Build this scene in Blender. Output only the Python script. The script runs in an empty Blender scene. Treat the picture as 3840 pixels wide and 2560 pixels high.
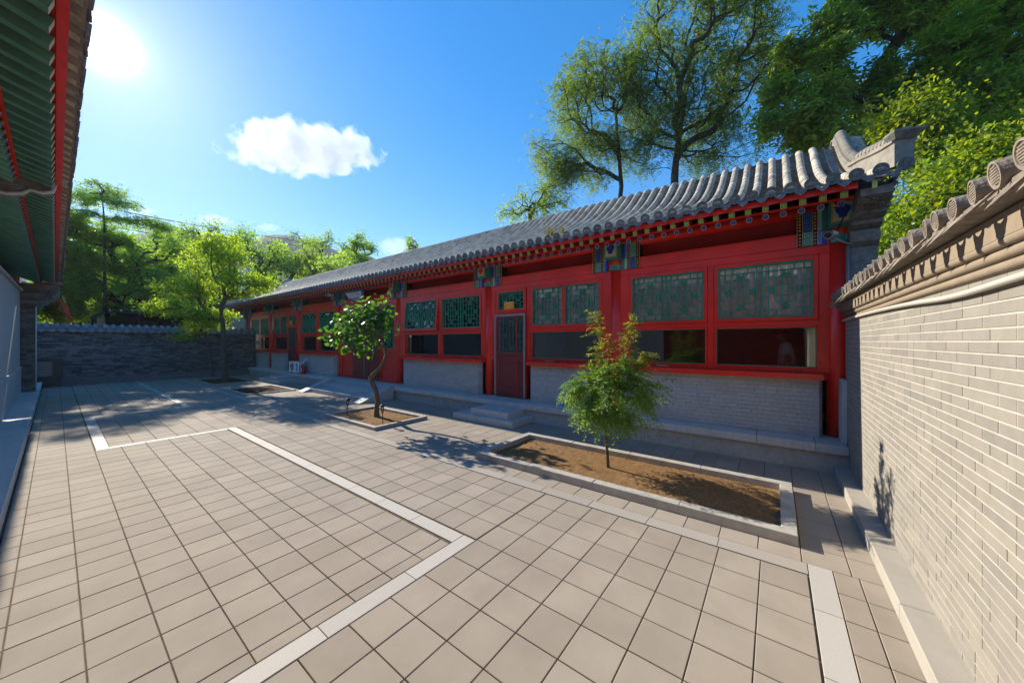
import bpy, math, random
import numpy as np
from mathutils import Vector, Matrix
R = math.radians
S = 1.8                      # metres per design unit (one unit = camera height)
scn = bpy.context.scene
COL = scn.collection
RNG = random.Random(7)

# ------------------------------------------------------------------ camera, sky, sun, exposure
AZ = R(52.8)                 # camera heading, clockwise from +Y (the long axis of the courtyard)
FX = 1300.0                  # focal length in pixels of a 3840 px wide picture
cam = bpy.data.cameras.new('camera')
cam.sensor_width = 36; cam.lens = FX * 36 / 3840
cam.clip_start = 0.05; cam.clip_end = 20000
camo = bpy.data.objects.new('camera', cam); COL.objects.link(camo)
camo.location = (0, 0, S)
camo.rotation_euler = (R(90), 0, -AZ)
scn.camera = camo

SUN_EL, SUN_AZ = R(29.1), R(3.2)
SUN_DIR = Vector((math.sin(SUN_AZ) * math.cos(SUN_EL), math.cos(SUN_AZ) * math.cos(SUN_EL), math.sin(SUN_EL)))
world = bpy.data.worlds.new('World'); scn.world = world; world.use_nodes = True
wn, wl_ = world.node_tree.nodes, world.node_tree.links
wn.clear()
wout = wn.new('ShaderNodeOutputWorld'); bg = wn.new('ShaderNodeBackground')
sky = wn.new('ShaderNodeTexSky'); sky.sky_type = 'NISHITA'; sky.sun_disc = False
sky.sun_elevation = SUN_EL; sky.sun_rotation = SUN_AZ
sky.altitude = 200; sky.air_density = 1.0; sky.dust_density = 0.08; sky.ozone_density = 2.6
hs = wn.new('ShaderNodeHueSaturation'); hs.inputs['Saturation'].default_value = 1.92; hs.inputs['Hue'].default_value = 0.509; hs.inputs['Value'].default_value = 0.70
bg.inputs['Strength'].default_value = 0.125
gm = wn.new('ShaderNodeGamma'); gm.inputs['Gamma'].default_value = 0.62
wl_.new(sky.outputs[0], gm.inputs['Color']); wl_.new(gm.outputs[0], hs.inputs['Color']); # circumsolar aureole of the low sun
wtc = wn.new('ShaderNodeTexCoord'); wd_ = wn.new('ShaderNodeVectorMath'); wd_.operation = 'DOT_PRODUCT'; wd_.inputs[1].default_value = SUN_DIR
wl_.new(wtc.outputs['Generated'], wd_.inputs[0])
def wm(op, a, b=None):
    q = wn.new('ShaderNodeMath'); q.operation = op
    for i, v in enumerate((a, b)):
        if v is None: continue
        if isinstance(v, (int, float)): q.inputs[i].default_value = v
        else: wl_.new(v, q.inputs[i])
    return q.outputs[0]
th = wm('ARCCOSINE', wm('MINIMUM', wd_.outputs['Value'], 0.9999999))
core = wm('MULTIPLY', wm('EXPONENT', wm('MULTIPLY', wm('POWER', wm('DIVIDE', th, 0.030), 2.0), -1.0)), 3.5)
halo = wm('MULTIPLY', wm('EXPONENT', wm('DIVIDE', th, -0.085)), 1.1)
wad = wn.new('ShaderNodeVectorMath'); wad.operation = 'ADD'; wsc = wn.new('ShaderNodeVectorMath'); wsc.operation = 'SCALE'; wsc.inputs[0].default_value = (1.0, 0.97, 0.92)
wl_.new(wm('ADD', core, halo), wsc.inputs['Scale'])
wl_.new(hs.outputs[0], wad.inputs[0]); wl_.new(wsc.outputs[0], wad.inputs[1]); wl_.new(wad.outputs[0], bg.inputs['Color'])
wl_.new(bg.outputs[0], wout.inputs['Surface'])

sun = bpy.data.lights.new('sun', 'SUN'); sun.energy = 2.15; sun.angle = R(0.53); sun.color = (1.0, 0.895, 0.735)
suno = bpy.data.objects.new('sun', sun); COL.objects.link(suno)
suno.rotation_euler = SUN_DIR.to_track_quat('Z', 'Y').to_euler()
suno.location = (0, 0, 40)

vs = scn.view_settings
vs.view_transform = 'Standard'; vs.look = 'None'; vs.gamma = 1; vs.use_curve_mapping = False
vs.exposure = 2.15
scn.cycles.max_bounces = 12; scn.cycles.diffuse_bounces = 5; scn.cycles.transparent_max_bounces = 12
scn.cycles.volume_bounces = 12; scn.cycles.use_denoising = True

# ------------------------------------------------------------------ materials
def mat(name, col, rough=0.6, spec=0.35, metal=0.0, var=0.0, vscale=6.0, island=0.0, obrand=0.0, bump=0.0, bscale=60.0,
        stain=None, stscale=2.0, stamt=0.5, stretch=None, coat=0.0, island_cols=None):
    m = bpy.data.materials.new(name); m.use_nodes = True
    nt = m.node_tree; n, l = nt.nodes, nt.links
    b = n['Principled BSDF']
    b.inputs['Roughness'].default_value = rough; b.inputs['Metallic'].default_value = metal
    b.inputs['Specular IOR Level'].default_value = spec
    b.inputs['Coat Weight'].default_value = coat
    tc = n.new('ShaderNodeTexCoord')
    geo = n.new('ShaderNodeNewGeometry')
    vec = geo.outputs['Position']
    if stretch:
        mp = n.new('ShaderNodeMapping'); mp.inputs['Scale'].default_value = stretch
        l.new(vec, mp.inputs['Vector']); vec = mp.outputs[0]
    rgb = n.new('ShaderNodeRGB'); rgb.outputs[0].default_value = (*col, 1); cur = rgb.outputs[0]
    def mixc(a, fac, c2, mode='MIX'):
        mx = n.new('ShaderNodeMix'); mx.data_type = 'RGBA'; mx.blend_type = mode
        l.new(a, mx.inputs['A'])
        if isinstance(c2, tuple): mx.inputs['B'].default_value = (*c2, 1)
        else: l.new(c2, mx.inputs['B'])
        if isinstance(fac, float): mx.inputs['Factor'].default_value = fac
        else: l.new(fac, mx.inputs['Factor'])
        return mx.outputs['Result']
    if island_cols:
        rp = n.new('ShaderNodeValToRGB'); cr = rp.color_ramp
        while len(cr.elements) < len(island_cols): cr.elements.new(0.5)
        for i, c in enumerate(island_cols):
            cr.elements[i].position = i / max(1, len(island_cols) - 1); cr.elements[i].color = (*c, 1)
        ad = n.new('ShaderNodeMath'); ad.operation = 'ADD'; fr = n.new('ShaderNodeMath'); fr.operation = 'FRACT'
        oi = n.new('ShaderNodeObjectInfo')
        l.new(geo.outputs['Random Per Island'], ad.inputs[0]); l.new(oi.outputs['Random'], ad.inputs[1]); l.new(ad.outputs[0], fr.inputs[0])
        l.new(fr.outputs[0], rp.inputs[0]); cur = rp.outputs[0]
    def scaled(val, amt, cur):
        mr = n.new('ShaderNodeMapRange'); mr.inputs['To Min'].default_value = 1 - amt; mr.inputs['To Max'].default_value = 1 + amt
        l.new(val, mr.inputs[0])
        mul = n.new('ShaderNodeVectorMath'); mul.operation = 'SCALE'
        l.new(cur, mul.inputs[0]); l.new(mr.outputs[0], mul.inputs['Scale']); return mul.outputs[0]
    if island or obrand:
        oi = n.new('ShaderNodeObjectInfo'); ad = n.new('ShaderNodeMath'); ad.operation = 'ADD'; fr = n.new('ShaderNodeMath'); fr.operation = 'FRACT'
        l.new(geo.outputs['Random Per Island'], ad.inputs[0]); l.new(oi.outputs['Random'], ad.inputs[1]); l.new(ad.outputs[0], fr.inputs[0])
        cur = scaled(fr.outputs[0], max(island, obrand), cur)
    if var:
        nz = n.new('ShaderNodeTexNoise'); nz.inputs['Scale'].default_value = vscale; nz.inputs['Detail'].default_value = 5
        nz.inputs['Roughness'].default_value = 0.62
        l.new(vec, nz.inputs['Vector'])
        mr0 = n.new('ShaderNodeMapRange'); mr0.inputs['From Min'].default_value = 0.3; mr0.inputs['From Max'].default_value = 0.7
        l.new(nz.outputs[0], mr0.inputs[0])
        cur = scaled(mr0.outputs[0], var, cur)
    if stain:
        nz = n.new('ShaderNodeTexNoise'); nz.inputs['Scale'].default_value = stscale; nz.inputs['Detail'].default_value = 7
        nz.inputs['Roughness'].default_value = 0.7
        l.new(vec, nz.inputs['Vector'])
        mr = n.new('ShaderNodeMapRange'); mr.inputs['From Min'].default_value = 0.5; mr.inputs['From Max'].default_value = 0.72
        mr.inputs['To Max'].default_value = stamt
        l.new(nz.outputs[0], mr.inputs[0])
        cur = mixc(cur, mr.outputs[0], stain)
    l.new(cur, b.inputs['Base Color'])
    if bump:
        nz = n.new('ShaderNodeTexNoise'); nz.inputs['Scale'].default_value = bscale; nz.inputs['Detail'].default_value = 4
        l.new(vec, nz.inputs['Vector'])
        bp = n.new('ShaderNodeBump'); bp.inputs['Strength'].default_value = bump; bp.inputs['Distance'].default_value = 0.01
        l.new(nz.outputs[0], bp.inputs['Height']); l.new(bp.outputs[0], b.inputs['Normal'])
    return m

def leafmat(name, cols, trans=0.5, rough=0.5, spec=0.3, tcol=None):
    m = bpy.data.materials.new(name); m.use_nodes = True
    nt = m.node_tree; n, l = nt.nodes, nt.links
    b = n['Principled BSDF']; out = n['Material Output']
    geo = n.new('ShaderNodeNewGeometry'); rp = n.new('ShaderNodeValToRGB'); cr = rp.color_ramp
    while len(cr.elements) < len(cols): cr.elements.new(0.5)
    for i, c in enumerate(cols):
        cr.elements[i].position = i / max(1, len(cols) - 1); cr.elements[i].color = (*c, 1)
    l.new(geo.outputs['Random Per Island'], rp.inputs[0])
    l.new(rp.outputs[0], b.inputs['Base Color'])
    b.inputs['Roughness'].default_value = rough; b.inputs['Specular IOR Level'].default_value = spec
    tr = n.new('ShaderNodeBsdfTranslucent'); mul = n.new('ShaderNodeMix'); mul.data_type = 'RGBA'; mul.blend_type = 'MULTIPLY'
    mul.inputs['Factor'].default_value = 1.0
    l.new(rp.outputs[0], mul.inputs['A']); mul.inputs['B'].default_value = (*(tcol or (2.2, 2.0, 0.8)), 1)
    l.new(mul.outputs['Result'], tr.inputs['Color'])
    mx = n.new('ShaderNodeMixShader'); mx.inputs[0].default_value = trans
    l.new(b.outputs[0], mx.inputs[1]); l.new(tr.outputs[0], mx.inputs[2]); l.new(mx.outputs[0], out.inputs['Surface'])
    return m

M = {}
M['paver'] = mat('paver_stone', (0.31, 0.272, 0.226), 0.85, 0.12, var=0.09, vscale=2.2, island=0.07, stain=(0.225, 0.19, 0.15), stscale=1.0, stamt=0.42, bump=0.12, bscale=220)
M['joint'] = mat('joint_sand', (0.12, 0.095, 0.072), 0.95, 0.1, var=0.4, vscale=9)
M['band'] = mat('pale_granite', (0.43, 0.412, 0.38), 0.7, 0.2, var=0.07, vscale=140, island=0.05, bump=0.15, bscale=260)
M['band_dull'] = mat('beige_granite', (0.335, 0.31, 0.275), 0.75, 0.15, var=0.08, vscale=140, island=0.05, bump=0.15, bscale=260)
M['granite'] = mat('grey_granite', (0.50, 0.495, 0.485), 0.6, 0.3, var=0.12, vscale=16, island=0.05, bump=0.3, bscale=190, stain=(0.27, 0.27, 0.27), stscale=2.6, stamt=0.4)
M['granite_dark'] = mat('dark_granite', (0.41, 0.40, 0.385), 0.7, 0.25, var=0.14, vscale=14, bump=0.35, bscale=150, stain=(0.2, 0.2, 0.2), stscale=2, stamt=0.4)
M['curb'] = mat('planter_curb_stone', (0.40, 0.38, 0.345), 0.7, 0.25, var=0.16, vscale=10, bump=0.3, bscale=120, stain=(0.22, 0.2, 0.18), stscale=4, stamt=0.5)
M['soil'] = mat('planter_soil', (0.22, 0.13, 0.06), 0.95, 0.1, var=0.4, vscale=26, bump=0.6, bscale=150, stain=(0.12, 0.075, 0.042), stscale=6, stamt=0.6)
M['soil_dark'] = mat('dark_soil', (0.075, 0.046, 0.028), 0.95, 0.1, var=0.45, vscale=30, bump=0.6, bscale=150, stain=(0.15, 0.085, 0.04), stscale=9, stamt=0.6)
M['red'] = mat('red_lacquer', (0.82, 0.024, 0.012), 0.34, 0.5, var=0.18, vscale=2.2, bump=0.05, bscale=22, stretch=(1, 1, 1), stain=(0.60, 0.06, 0.045), stscale=1.8, stamt=0.55)
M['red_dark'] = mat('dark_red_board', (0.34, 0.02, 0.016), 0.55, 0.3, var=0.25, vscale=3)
M['red_door'] = mat('door_red', (0.48, 0.018, 0.013), 0.45, 0.35, var=0.2, vscale=4, stretch=(1, 6, 0.7))
M['green'] = mat('lattice_green', (0.02, 0.25, 0.15), 0.42, 0.4, var=0.2, vscale=5)
M['rafter_green'] = mat('rafter_green', (0.10, 0.27, 0.20), 0.55, 0.3, var=0.2, vscale=5)
M['end_green'] = mat('rafter_end_green', (0.08, 0.34, 0.07), 0.5, 0.3, island=0.15, obrand=0.15)
M['cream'] = mat('cream_paint', (0.66, 0.60, 0.44), 0.6, 0.3, var=0.12, vscale=12)
M['gold'] = mat('gold_line', (0.66, 0.55, 0.20), 0.4, 0.4)
M['blue'] = mat('ultramarine_paint', (0.02, 0.05, 0.42), 0.45, 0.35, var=0.1)
M['lblue'] = mat('light_blue_paint', (0.10, 0.27, 0.62), 0.45, 0.35)
M['teal'] = mat('teal_paint', (0.03, 0.27, 0.26), 0.45, 0.35, var=0.1)
M['lteal'] = mat('pale_teal_line', (0.30, 0.62, 0.56), 0.45, 0.35)
M['pink'] = mat('pink_bead', (0.62, 0.24, 0.22), 0.35, 0.4)
M['goldbead'] = mat('gold_bead', (0.70, 0.36, 0.06), 0.3, 0.5)
M['black'] = mat('black_paint', (0.012, 0.011, 0.012), 0.5, 0.3)
M['orange'] = mat('vermilion_paint', (0.75, 0.085, 0.025), 0.45, 0.35)
M['ochre'] = mat('ochre_paint', (0.55, 0.36, 0.15), 0.5, 0.3)
M['white'] = mat('white_paint', (0.76, 0.76, 0.74), 0.5, 0.35, var=0.06, vscale=4)
M['plaque'] = mat('plaque_orange', (0.92, 0.27, 0.015), 0.35, 0.4)
M['yellow'] = mat('sign_yellow', (0.92, 0.78, 0.25), 0.4, 0.4)
TILEC = [(0.31, 0.275, 0.225), (0.42, 0.375, 0.305), (0.50, 0.45, 0.365), (0.37, 0.33, 0.27)]
M['tile'] = mat('grey_clay_tile', (0.3, 0.28, 0.25), 0.85, 0.2, var=0.2, vscale=14, bump=0.5, bscale=70, stain=(0.09, 0.085, 0.078), stscale=5.5, stamt=0.75, island_cols=TILEC)
M['pan'] = mat('pan_tile', (0.28, 0.26, 0.23), 0.9, 0.2, var=0.3, vscale=12, bump=0.5, bscale=70, stain=(0.085, 0.085, 0.08), stscale=4, stamt=0.7)
M['tile_dark'] = mat('tile_end_grey', (0.17, 0.17, 0.168), 0.85, 0.2, var=0.3, vscale=20, bump=0.5, bscale=90, obrand=0.2, island=0.1, stain=(0.07, 0.07, 0.07), stscale=7, stamt=0.5)
M['ridge'] = mat('ridge_lime_render', (0.27, 0.25, 0.21), 0.85, 0.2, var=0.2, vscale=9, bump=0.5, bscale=60, stain=(0.11, 0.10, 0.082), stscale=6.5, stamt=0.85)
M['carved'] = mat('carved_grey_stone', (0.22, 0.215, 0.205), 0.85, 0.2, var=0.3, vscale=15, bump=1.0, bscale=26, stain=(0.09, 0.085, 0.08), stscale=5, stamt=0.6)
BRG = [(0.17, 0.175, 0.18), (0.235, 0.24, 0.245), (0.28, 0.28, 0.28), (0.205, 0.21, 0.215)]
M['brick'] = mat('grey_brick', (0.24, 0.245, 0.25), 0.8, 0.2, var=0.15, vscale=20, bump=0.5, bscale=130, island_cols=[(0.385, 0.38, 0.375), (0.42, 0.415, 0.41), (0.45, 0.445, 0.435), (0.40, 0.395, 0.39)])
M['mortar_grey'] = mat('grey_mortar', (0.36, 0.355, 0.35), 0.9, 0.1, var=0.2, vscale=12)
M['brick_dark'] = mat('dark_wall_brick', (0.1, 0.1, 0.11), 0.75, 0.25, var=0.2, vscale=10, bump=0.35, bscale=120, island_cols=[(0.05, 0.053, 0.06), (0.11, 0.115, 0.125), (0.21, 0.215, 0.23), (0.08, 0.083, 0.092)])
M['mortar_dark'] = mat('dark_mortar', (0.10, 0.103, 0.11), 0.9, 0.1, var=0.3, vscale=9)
M['brick_brown'] = mat('pier_brick', (0.1, 0.1, 0.1), 0.8, 0.2, var=0.2, vscale=10, bump=0.4, bscale=120, island_cols=[(0.12, 0.10, 0.088), (0.21, 0.18, 0.155), (0.27, 0.23, 0.20), (0.16, 0.135, 0.12)])
M['mortar_brown'] = mat('pier_mortar', (0.19, 0.165, 0.145), 0.9, 0.1, var=0.3, vscale=9)
M['brick_pale'] = mat('pale_wall_brick', (0.4, 0.38, 0.35), 0.8, 0.2, var=0.07, vscale=9, bump=0.3, bscale=120, island_cols=[(0.24, 0.225, 0.198), (0.255, 0.238, 0.208), (0.275, 0.255, 0.222), (0.215, 0.203, 0.185), (0.26, 0.242, 0.214)])
M['mortar_pale'] = mat('pale_mortar', (0.47, 0.44, 0.385), 0.9, 0.1, var=0.1, vscale=9, bump=0.3, bscale=120)
M['coping'] = mat('wall_coping_tile', (0.25, 0.215, 0.175), 0.85, 0.2, var=0.3, vscale=14, bump=0.7, bscale=60, obrand=0.12, stain=(0.10, 0.085, 0.07), stscale=6, stamt=0.65)
M['coping_grey'] = mat('far_coping_tile', (0.24, 0.25, 0.265), 0.8, 0.25, var=0.2, vscale=14, bump=0.5, bscale=60, obrand=0.15)
M['cornice'] = mat('cornice_stone', (0.26, 0.21, 0.155), 0.75, 0.25, var=0.12, vscale=8, bump=0.2, bscale=80)
M['plinth'] = mat('lime_plinth', (0.35, 0.328, 0.29), 0.75, 0.2, var=0.06, vscale=5, bump=0.15, bscale=140)
M['plaster'] = mat('rough_plaster', (0.52, 0.515, 0.50), 0.9, 0.15, var=0.12, vscale=40, bump=1.0, bscale=95)
M['plaster_red'] = mat('dark_plaster', (0.10, 0.04, 0.04), 0.9, 0.15, var=0.2, vscale=6)
M['pipe'] = mat('pvc_pipe', (0.52, 0.49, 0.44), 0.35, 0.4, var=0.05)
M['metal'] = mat('grey_metal', (0.30, 0.30, 0.31), 0.4, 0.4, metal=0.4)
M['dark_metal'] = mat('dark_metal', (0.035, 0.04, 0.05), 0.45, 0.4, metal=0.3)
M['bark'] = mat('bark_brown', (0.13, 0.095, 0.065), 0.9, 0.15, var=0.35, vscale=20, bump=0.8, bscale=60, stretch=(3, 3, 0.6))
M['bark_dark'] = mat('bark_dark', (0.055, 0.045, 0.038), 0.9, 0.15, var=0.3, vscale=10, bump=0.6, bscale=40)
M['earth'] = mat('earth_ground', (0.10, 0.10, 0.055), 0.95, 0.1, var=0.3, vscale=0.6)
M['wall_in'] = mat('room_wall', (0.42, 0.48, 0.54), 0.8, 0.2, var=0.1)
M['wood_in'] = mat('room_floor', (0.16, 0.09, 0.05), 0.5, 0.3, var=0.2)
M['curtain'] = mat('cream_curtain', (0.50, 0.45, 0.38), 0.9, 0.1, var=0.15, vscale=5)
M['blind'] = mat('grey_blind', (0.80, 0.75, 0.70), 0.9, 0.1, var=0.45, vscale=2.4, stretch=(1, 3.0, 0.6))
M['blind_green'] = mat('teal_blind', (0.45, 0.62, 0.57), 0.9, 0.1, var=0.35, vscale=2.4, stretch=(1, 3.0, 0.6))
M['beige'] = mat('beige_render', (0.50, 0.42, 0.30), 0.8, 0.2, var=0.1, vscale=2)
M['wood'] = mat('pale_wood', (0.42, 0.30, 0.17), 0.6, 0.3, var=0.2, vscale=4)
M['brown_metal'] = mat('door_sill_brown', (0.13, 0.075, 0.035), 0.5, 0.4)
M['extred'] = mat('extinguisher_red', (0.55, 0.02, 0.03), 0.3, 0.5)
M['cloth_w'] = mat('white_cotton', (0.74, 0.76, 0.80), 0.9, 0.1, var=0.08, vscale=8)
M['cloth_d'] = mat('dark_trousers', (0.03, 0.035, 0.05), 0.9, 0.1)
M['skin'] = mat('skin', (0.42, 0.25, 0.17), 0.55, 0.3)
M['hair'] = mat('black_hair', (0.012, 0.010, 0.009), 0.5, 0.3)
M['ribbon'] = mat('red_ribbon', (0.75, 0.06, 0.03), 0.6, 0.3)
M['hill'] = mat('hill_woods', (0.018, 0.055, 0.042), 0.95, 0.05, var=0.5, vscale=0.05, bump=1.0, bscale=0.08)
M['grassy'] = leafmat('grass_blades', [(0.07, 0.10, 0.025), (0.10, 0.12, 0.03), (0.16, 0.13, 0.05)], 0.4)

def glassmat(name, tint, refl=1.0, alpha=0.0):
    m = bpy.data.materials.new(name); m.use_nodes = True
    n, l = m.node_tree.nodes, m.node_tree.links
    n.remove(n['Principled BSDF']); out = n['Material Output']
    tr = n.new('ShaderNodeBsdfTransparent'); tr.inputs[0].default_value = (*tint, 1)
    gl = n.new('ShaderNodeBsdfGlossy'); gl.inputs['Roughness'].default_value = 0.015; gl.inputs['Color'].default_value = (refl, refl, refl, 1)
    fr = n.new('ShaderNodeFresnel'); fr.inputs['IOR'].default_value = 1.75
    mx = n.new('ShaderNodeMixShader'); l.new(fr.outputs[0], mx.inputs[0]); l.new(tr.outputs[0], mx.inputs[1]); l.new(gl.outputs[0], mx.inputs[2])
    l.new(mx.outputs[0], out.inputs['Surface'])
    return m
M['glass'] = glassmat('window_glass', (0.72, 0.80, 0.80))
M['glass_clear'] = glassmat('clear_glass', (0.97, 0.98, 0.97))

def screenmat(name, col, alpha):
    m = bpy.data.materials.new(name); m.use_nodes = True
    n, l = m.node_tree.nodes, m.node_tree.links
    b = n['Principled BSDF']; out = n['Material Output']
    b.inputs['Base Color'].default_value = (*col, 1); b.inputs['Roughness'].default_value = 0.6
    tr = n.new('ShaderNodeBsdfTransparent'); mx = n.new('ShaderNodeMixShader'); mx.inputs[0].default_value = alpha
    l.new(tr.outputs[0], mx.inputs[1]); l.new(b.outputs[0], mx.inputs[2]); l.new(mx.outputs[0], out.inputs['Surface'])
    return m
M['mesh_grey'] = screenmat('insect_mesh_grey', (0.10, 0.075, 0.075), 0.36)
M['mesh_brown'] = screenmat('insect_mesh_brown', (0.12, 0.05, 0.04), 0.55)
M['mesh_print'] = screenmat('mesh_print', (0.20, 0.085, 0.045), 0.8)

# ------------------------------------------------------------------ mesh helpers (design units in, metres out)
class MB:
    def __init__(s): s.v = []; s.f = []; s.m = []; s.sm = []
    def add(s, verts, faces, mi=0, smooth=False):
        o = len(s.v); s.v += [tuple(p) for p in verts]
        for f in faces: s.f.append(tuple(i + o for i in f)); s.m.append(mi); s.sm.append(smooth)
        return s
    def box(s, x0, x1, y0, y1, z0, z1, mi=0):
        v = [(x0, y0, z0), (x1, y0, z0), (x1, y1, z0), (x0, y1, z0), (x0, y0, z1), (x1, y0, z1), (x1, y1, z1), (x0, y1, z1)]
        return s.add(v, [(3, 2, 1, 0), (4, 5, 6, 7), (0, 1, 5, 4), (1, 2, 6, 5), (2, 3, 7, 6), (3, 0, 4, 7)], mi)
    def cbox(s, x0, x1, y0, y1, z0, z1, c, mi=0, face='z'):
        # box whose face on one side (+z, -x or +y) is chamfered by c
        if face == 'z':
            v = [(x0, y0, z0), (x1, y0, z0), (x1, y1, z0), (x0, y1, z0), (x0, y0, z1 - c), (x1, y0, z1 - c), (x1, y1, z1 - c), (x0, y1, z1 - c),
                 (x0 + c, y0 + c, z1), (x1 - c, y0 + c, z1), (x1 - c, y1 - c, z1), (x0 + c, y1 - c, z1)]
        elif face == '-x':
            v = [(x1, y0, z0), (x1, y0, z1), (x1, y1, z1), (x1, y1, z0), (x0 + c, y0, z0), (x0 + c, y0, z1), (x0 + c, y1, z1), (x0 + c, y1, z0),
                 (x0, y0 + c, z0 + c), (x0, y0 + c, z1 - c), (x0, y1 - c, z1 - c), (x0, y1 - c, z0 + c)]
        elif face == '-y':
            v = [(x0, y1, z0), (x1, y1, z0), (x1, y1, z1), (x0, y1, z1), (x0, y0 + c, z0), (x1, y0 + c, z0), (x1, y0 + c, z1), (x0, y0 + c, z1),
                 (x0 + c, y0, z0 + c), (x1 - c, y0, z0 + c), (x1 - c, y0, z1 - c), (x0 + c, y0, z1 - c)]
        else:  # '+y'
            v = [(x1, y0, z0), (x0, y0, z0), (x0, y0, z1), (x1, y0, z1), (x1, y1 - c, z0), (x0, y1 - c, z0), (x0, y1 - c, z1), (x1, y1 - c, z1),
                 (x1 - c, y1, z0 + c), (x0 + c, y1, z0 + c), (x0 + c, y1, z1 - c), (x1 - c, y1, z1 - c)]
        fs = []
        for k in range(4):
            k2 = (k + 1) % 4
            fs += [(k, k2, 4 + k2, 4 + k), (4 + k, 4 + k2, 8 + k2, 8 + k)]
        fs.append((8, 9, 10, 11))
        return s.add(v, fs, mi)
    def tube(s, pts, rad, n=6, mi=0, cap=True, smooth=True):
        pts = [Vector(p) for p in pts]; k = len(pts)
        if not hasattr(rad, '__len__'): rad = [rad] * k
        o = len(s.v); prev = None
        for i, p in enumerate(pts):
            t = (pts[min(i + 1, k - 1)] - pts[max(i - 1, 0)])
            t = t.normalized() if t.length > 1e-9 else Vector((0, 0, 1))
            if prev is None:
                a = Vector((0, 0, 1)) if abs(t.z) < 0.9 else Vector((1, 0, 0))
                u = t.cross(a).normalized()
            else:
                u = (prev - t * prev.dot(t)); u = u.normalized() if u.length > 1e-6 else t.orthogonal().normalized()
            prev = u; w = t.cross(u)
            for j in range(n):
                q = 2 * math.pi * j / n
                s.v.append(tuple(p + (u * math.cos(q) + w * math.sin(q)) * rad[i]))
        for i in range(k - 1):
            for j in range(n):
                j2 = (j + 1) % n
                s.f.append((o + i * n + j, o + i * n + j2, o + (i + 1) * n + j2, o + (i + 1) * n + j)); s.m.append(mi); s.sm.append(smooth)
        if cap:
            s.f.append(tuple(o + j for j in reversed(range(n)))); s.m.append(mi); s.sm.append(False)
            s.f.append(tuple(o + (k - 1) * n + j for j in range(n))); s.m.append(mi); s.sm.append(False)
        return s
    def prism(s, poly, vec, mi=0, mi_side=None):
        n = len(poly); vec = Vector(vec)
        v = [Vector(p) for p in poly] + [Vector(p) + vec for p in poly]
        s.add(v, [tuple(range(n)), tuple(n + i for i in reversed(range(n)))], mi)
        o = len(s.v) - 2 * n
        for i in range(n):
            j = (i + 1) % n
            s.f.append((o + j, o + i, o + n + i, o + n + j)); s.m.append(mi if mi_side is None else mi_side); s.sm.append(False)
        return s
    def grid(s, rows, mi=0, smooth=True):
        o = len(s.v); w = len(rows[0])
        for r in rows: s.v += [tuple(p) for p in r]
        for i in range(len(rows) - 1):
            for j in range(w - 1):
                a = o + i * w + j
                s.f.append((a, a + 1, a + w + 1, a + w)); s.m.append(mi); s.sm.append(smooth)
        return s
    def mesh(s, name, mats):
        me = bpy.data.meshes.new(name)
        me.from_pydata([(x * S, y * S, z * S) for x, y, z in s.v], [], s.f)
        for mm in (mats if isinstance(mats, (list, tuple)) else [mats]): me.materials.append(mm)
        if any(s.m): me.polygons.foreach_set('material_index', s.m)
        me.polygons.foreach_set('use_smooth', s.sm)
        me.update()
        return me

WL = {}
def place(name, data, parent=None, loc=(0, 0, 0), rot=None):
    o = bpy.data.objects.new(name, data); COL.objects.link(o)
    L = Vector(loc) * S
    o.location = L
    if rot is not None: o.rotation_euler = rot
    if parent is not None:
        o.parent = parent; o.matrix_parent_inverse = Matrix.Translation(-WL[parent.name])
    WL[o.name] = L
    return o
def part(name, mb, mats, parent, loc=(0, 0, 0), rot=None, label=None, kind=None):
    o = place(name, mb.mesh(name, mats), parent, loc, rot)
    if label: o['label'] = label
    if kind: o['kind'] = kind
    return o
def tag(o, label, cat, group=None, kind=None):
    o['label'] = label; o['category'] = cat
    if group: o['group'] = group
    if kind: o['kind'] = kind
    return o
def thing(name, label, cat, loc=(0, 0, 0), group=None):
    return tag(place(name, None, None, loc), label, cat, group)
def struct(name, mb, mats):
    o = place(name, mb.mesh(name, mats)); o['kind'] = 'structure'; return o
def sa(): return math.sin(AZ), math.cos(AZ)
def depth(x, y): return x * math.sin(AZ) + y * math.cos(AZ)
def ppx(x, y, z):
    d = max(1e-3, depth(x, y)); r = x * math.cos(AZ) - y * math.sin(AZ)
    return 1920 + FX * r / d, 1280 - FX * (z - 1) / d, d
def at(px, t):               # world direction of a picture column at depth t
    r = (px - 1920) / FX
    return Vector(((math.sin(AZ) + r * math.cos(AZ)) * t, (math.cos(AZ) - r * math.sin(AZ)) * t, 0))
def atz(px, py, t):
    p = at(px, t); return Vector((p.x, p.y, 1 + (1280 - py) / FX * t))
def inframe(x, y, z, m=60):
    if depth(x, y) < 0.05: return False
    a, b, d = ppx(x, y, z); return -m < a < 3840 + m and -m < b < 2560 + m

def text_mesh(name, body, size, m, extrude=0.001):
    c = bpy.data.curves.new(name, 'FONT'); c.body = body; c.size = size * S; c.extrude = extrude * S
    c.align_x = 'CENTER'; c.align_y = 'CENTER'
    o = bpy.data.objects.new(name, c); COL.objects.link(o)
    dg = bpy.context.evaluated_depsgraph_get()
    me = bpy.data.meshes.new_from_object(o.evaluated_get(dg))
    bpy.data.objects.remove(o); me.materials.clear(); me.materials.append(m)
    return me
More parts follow.
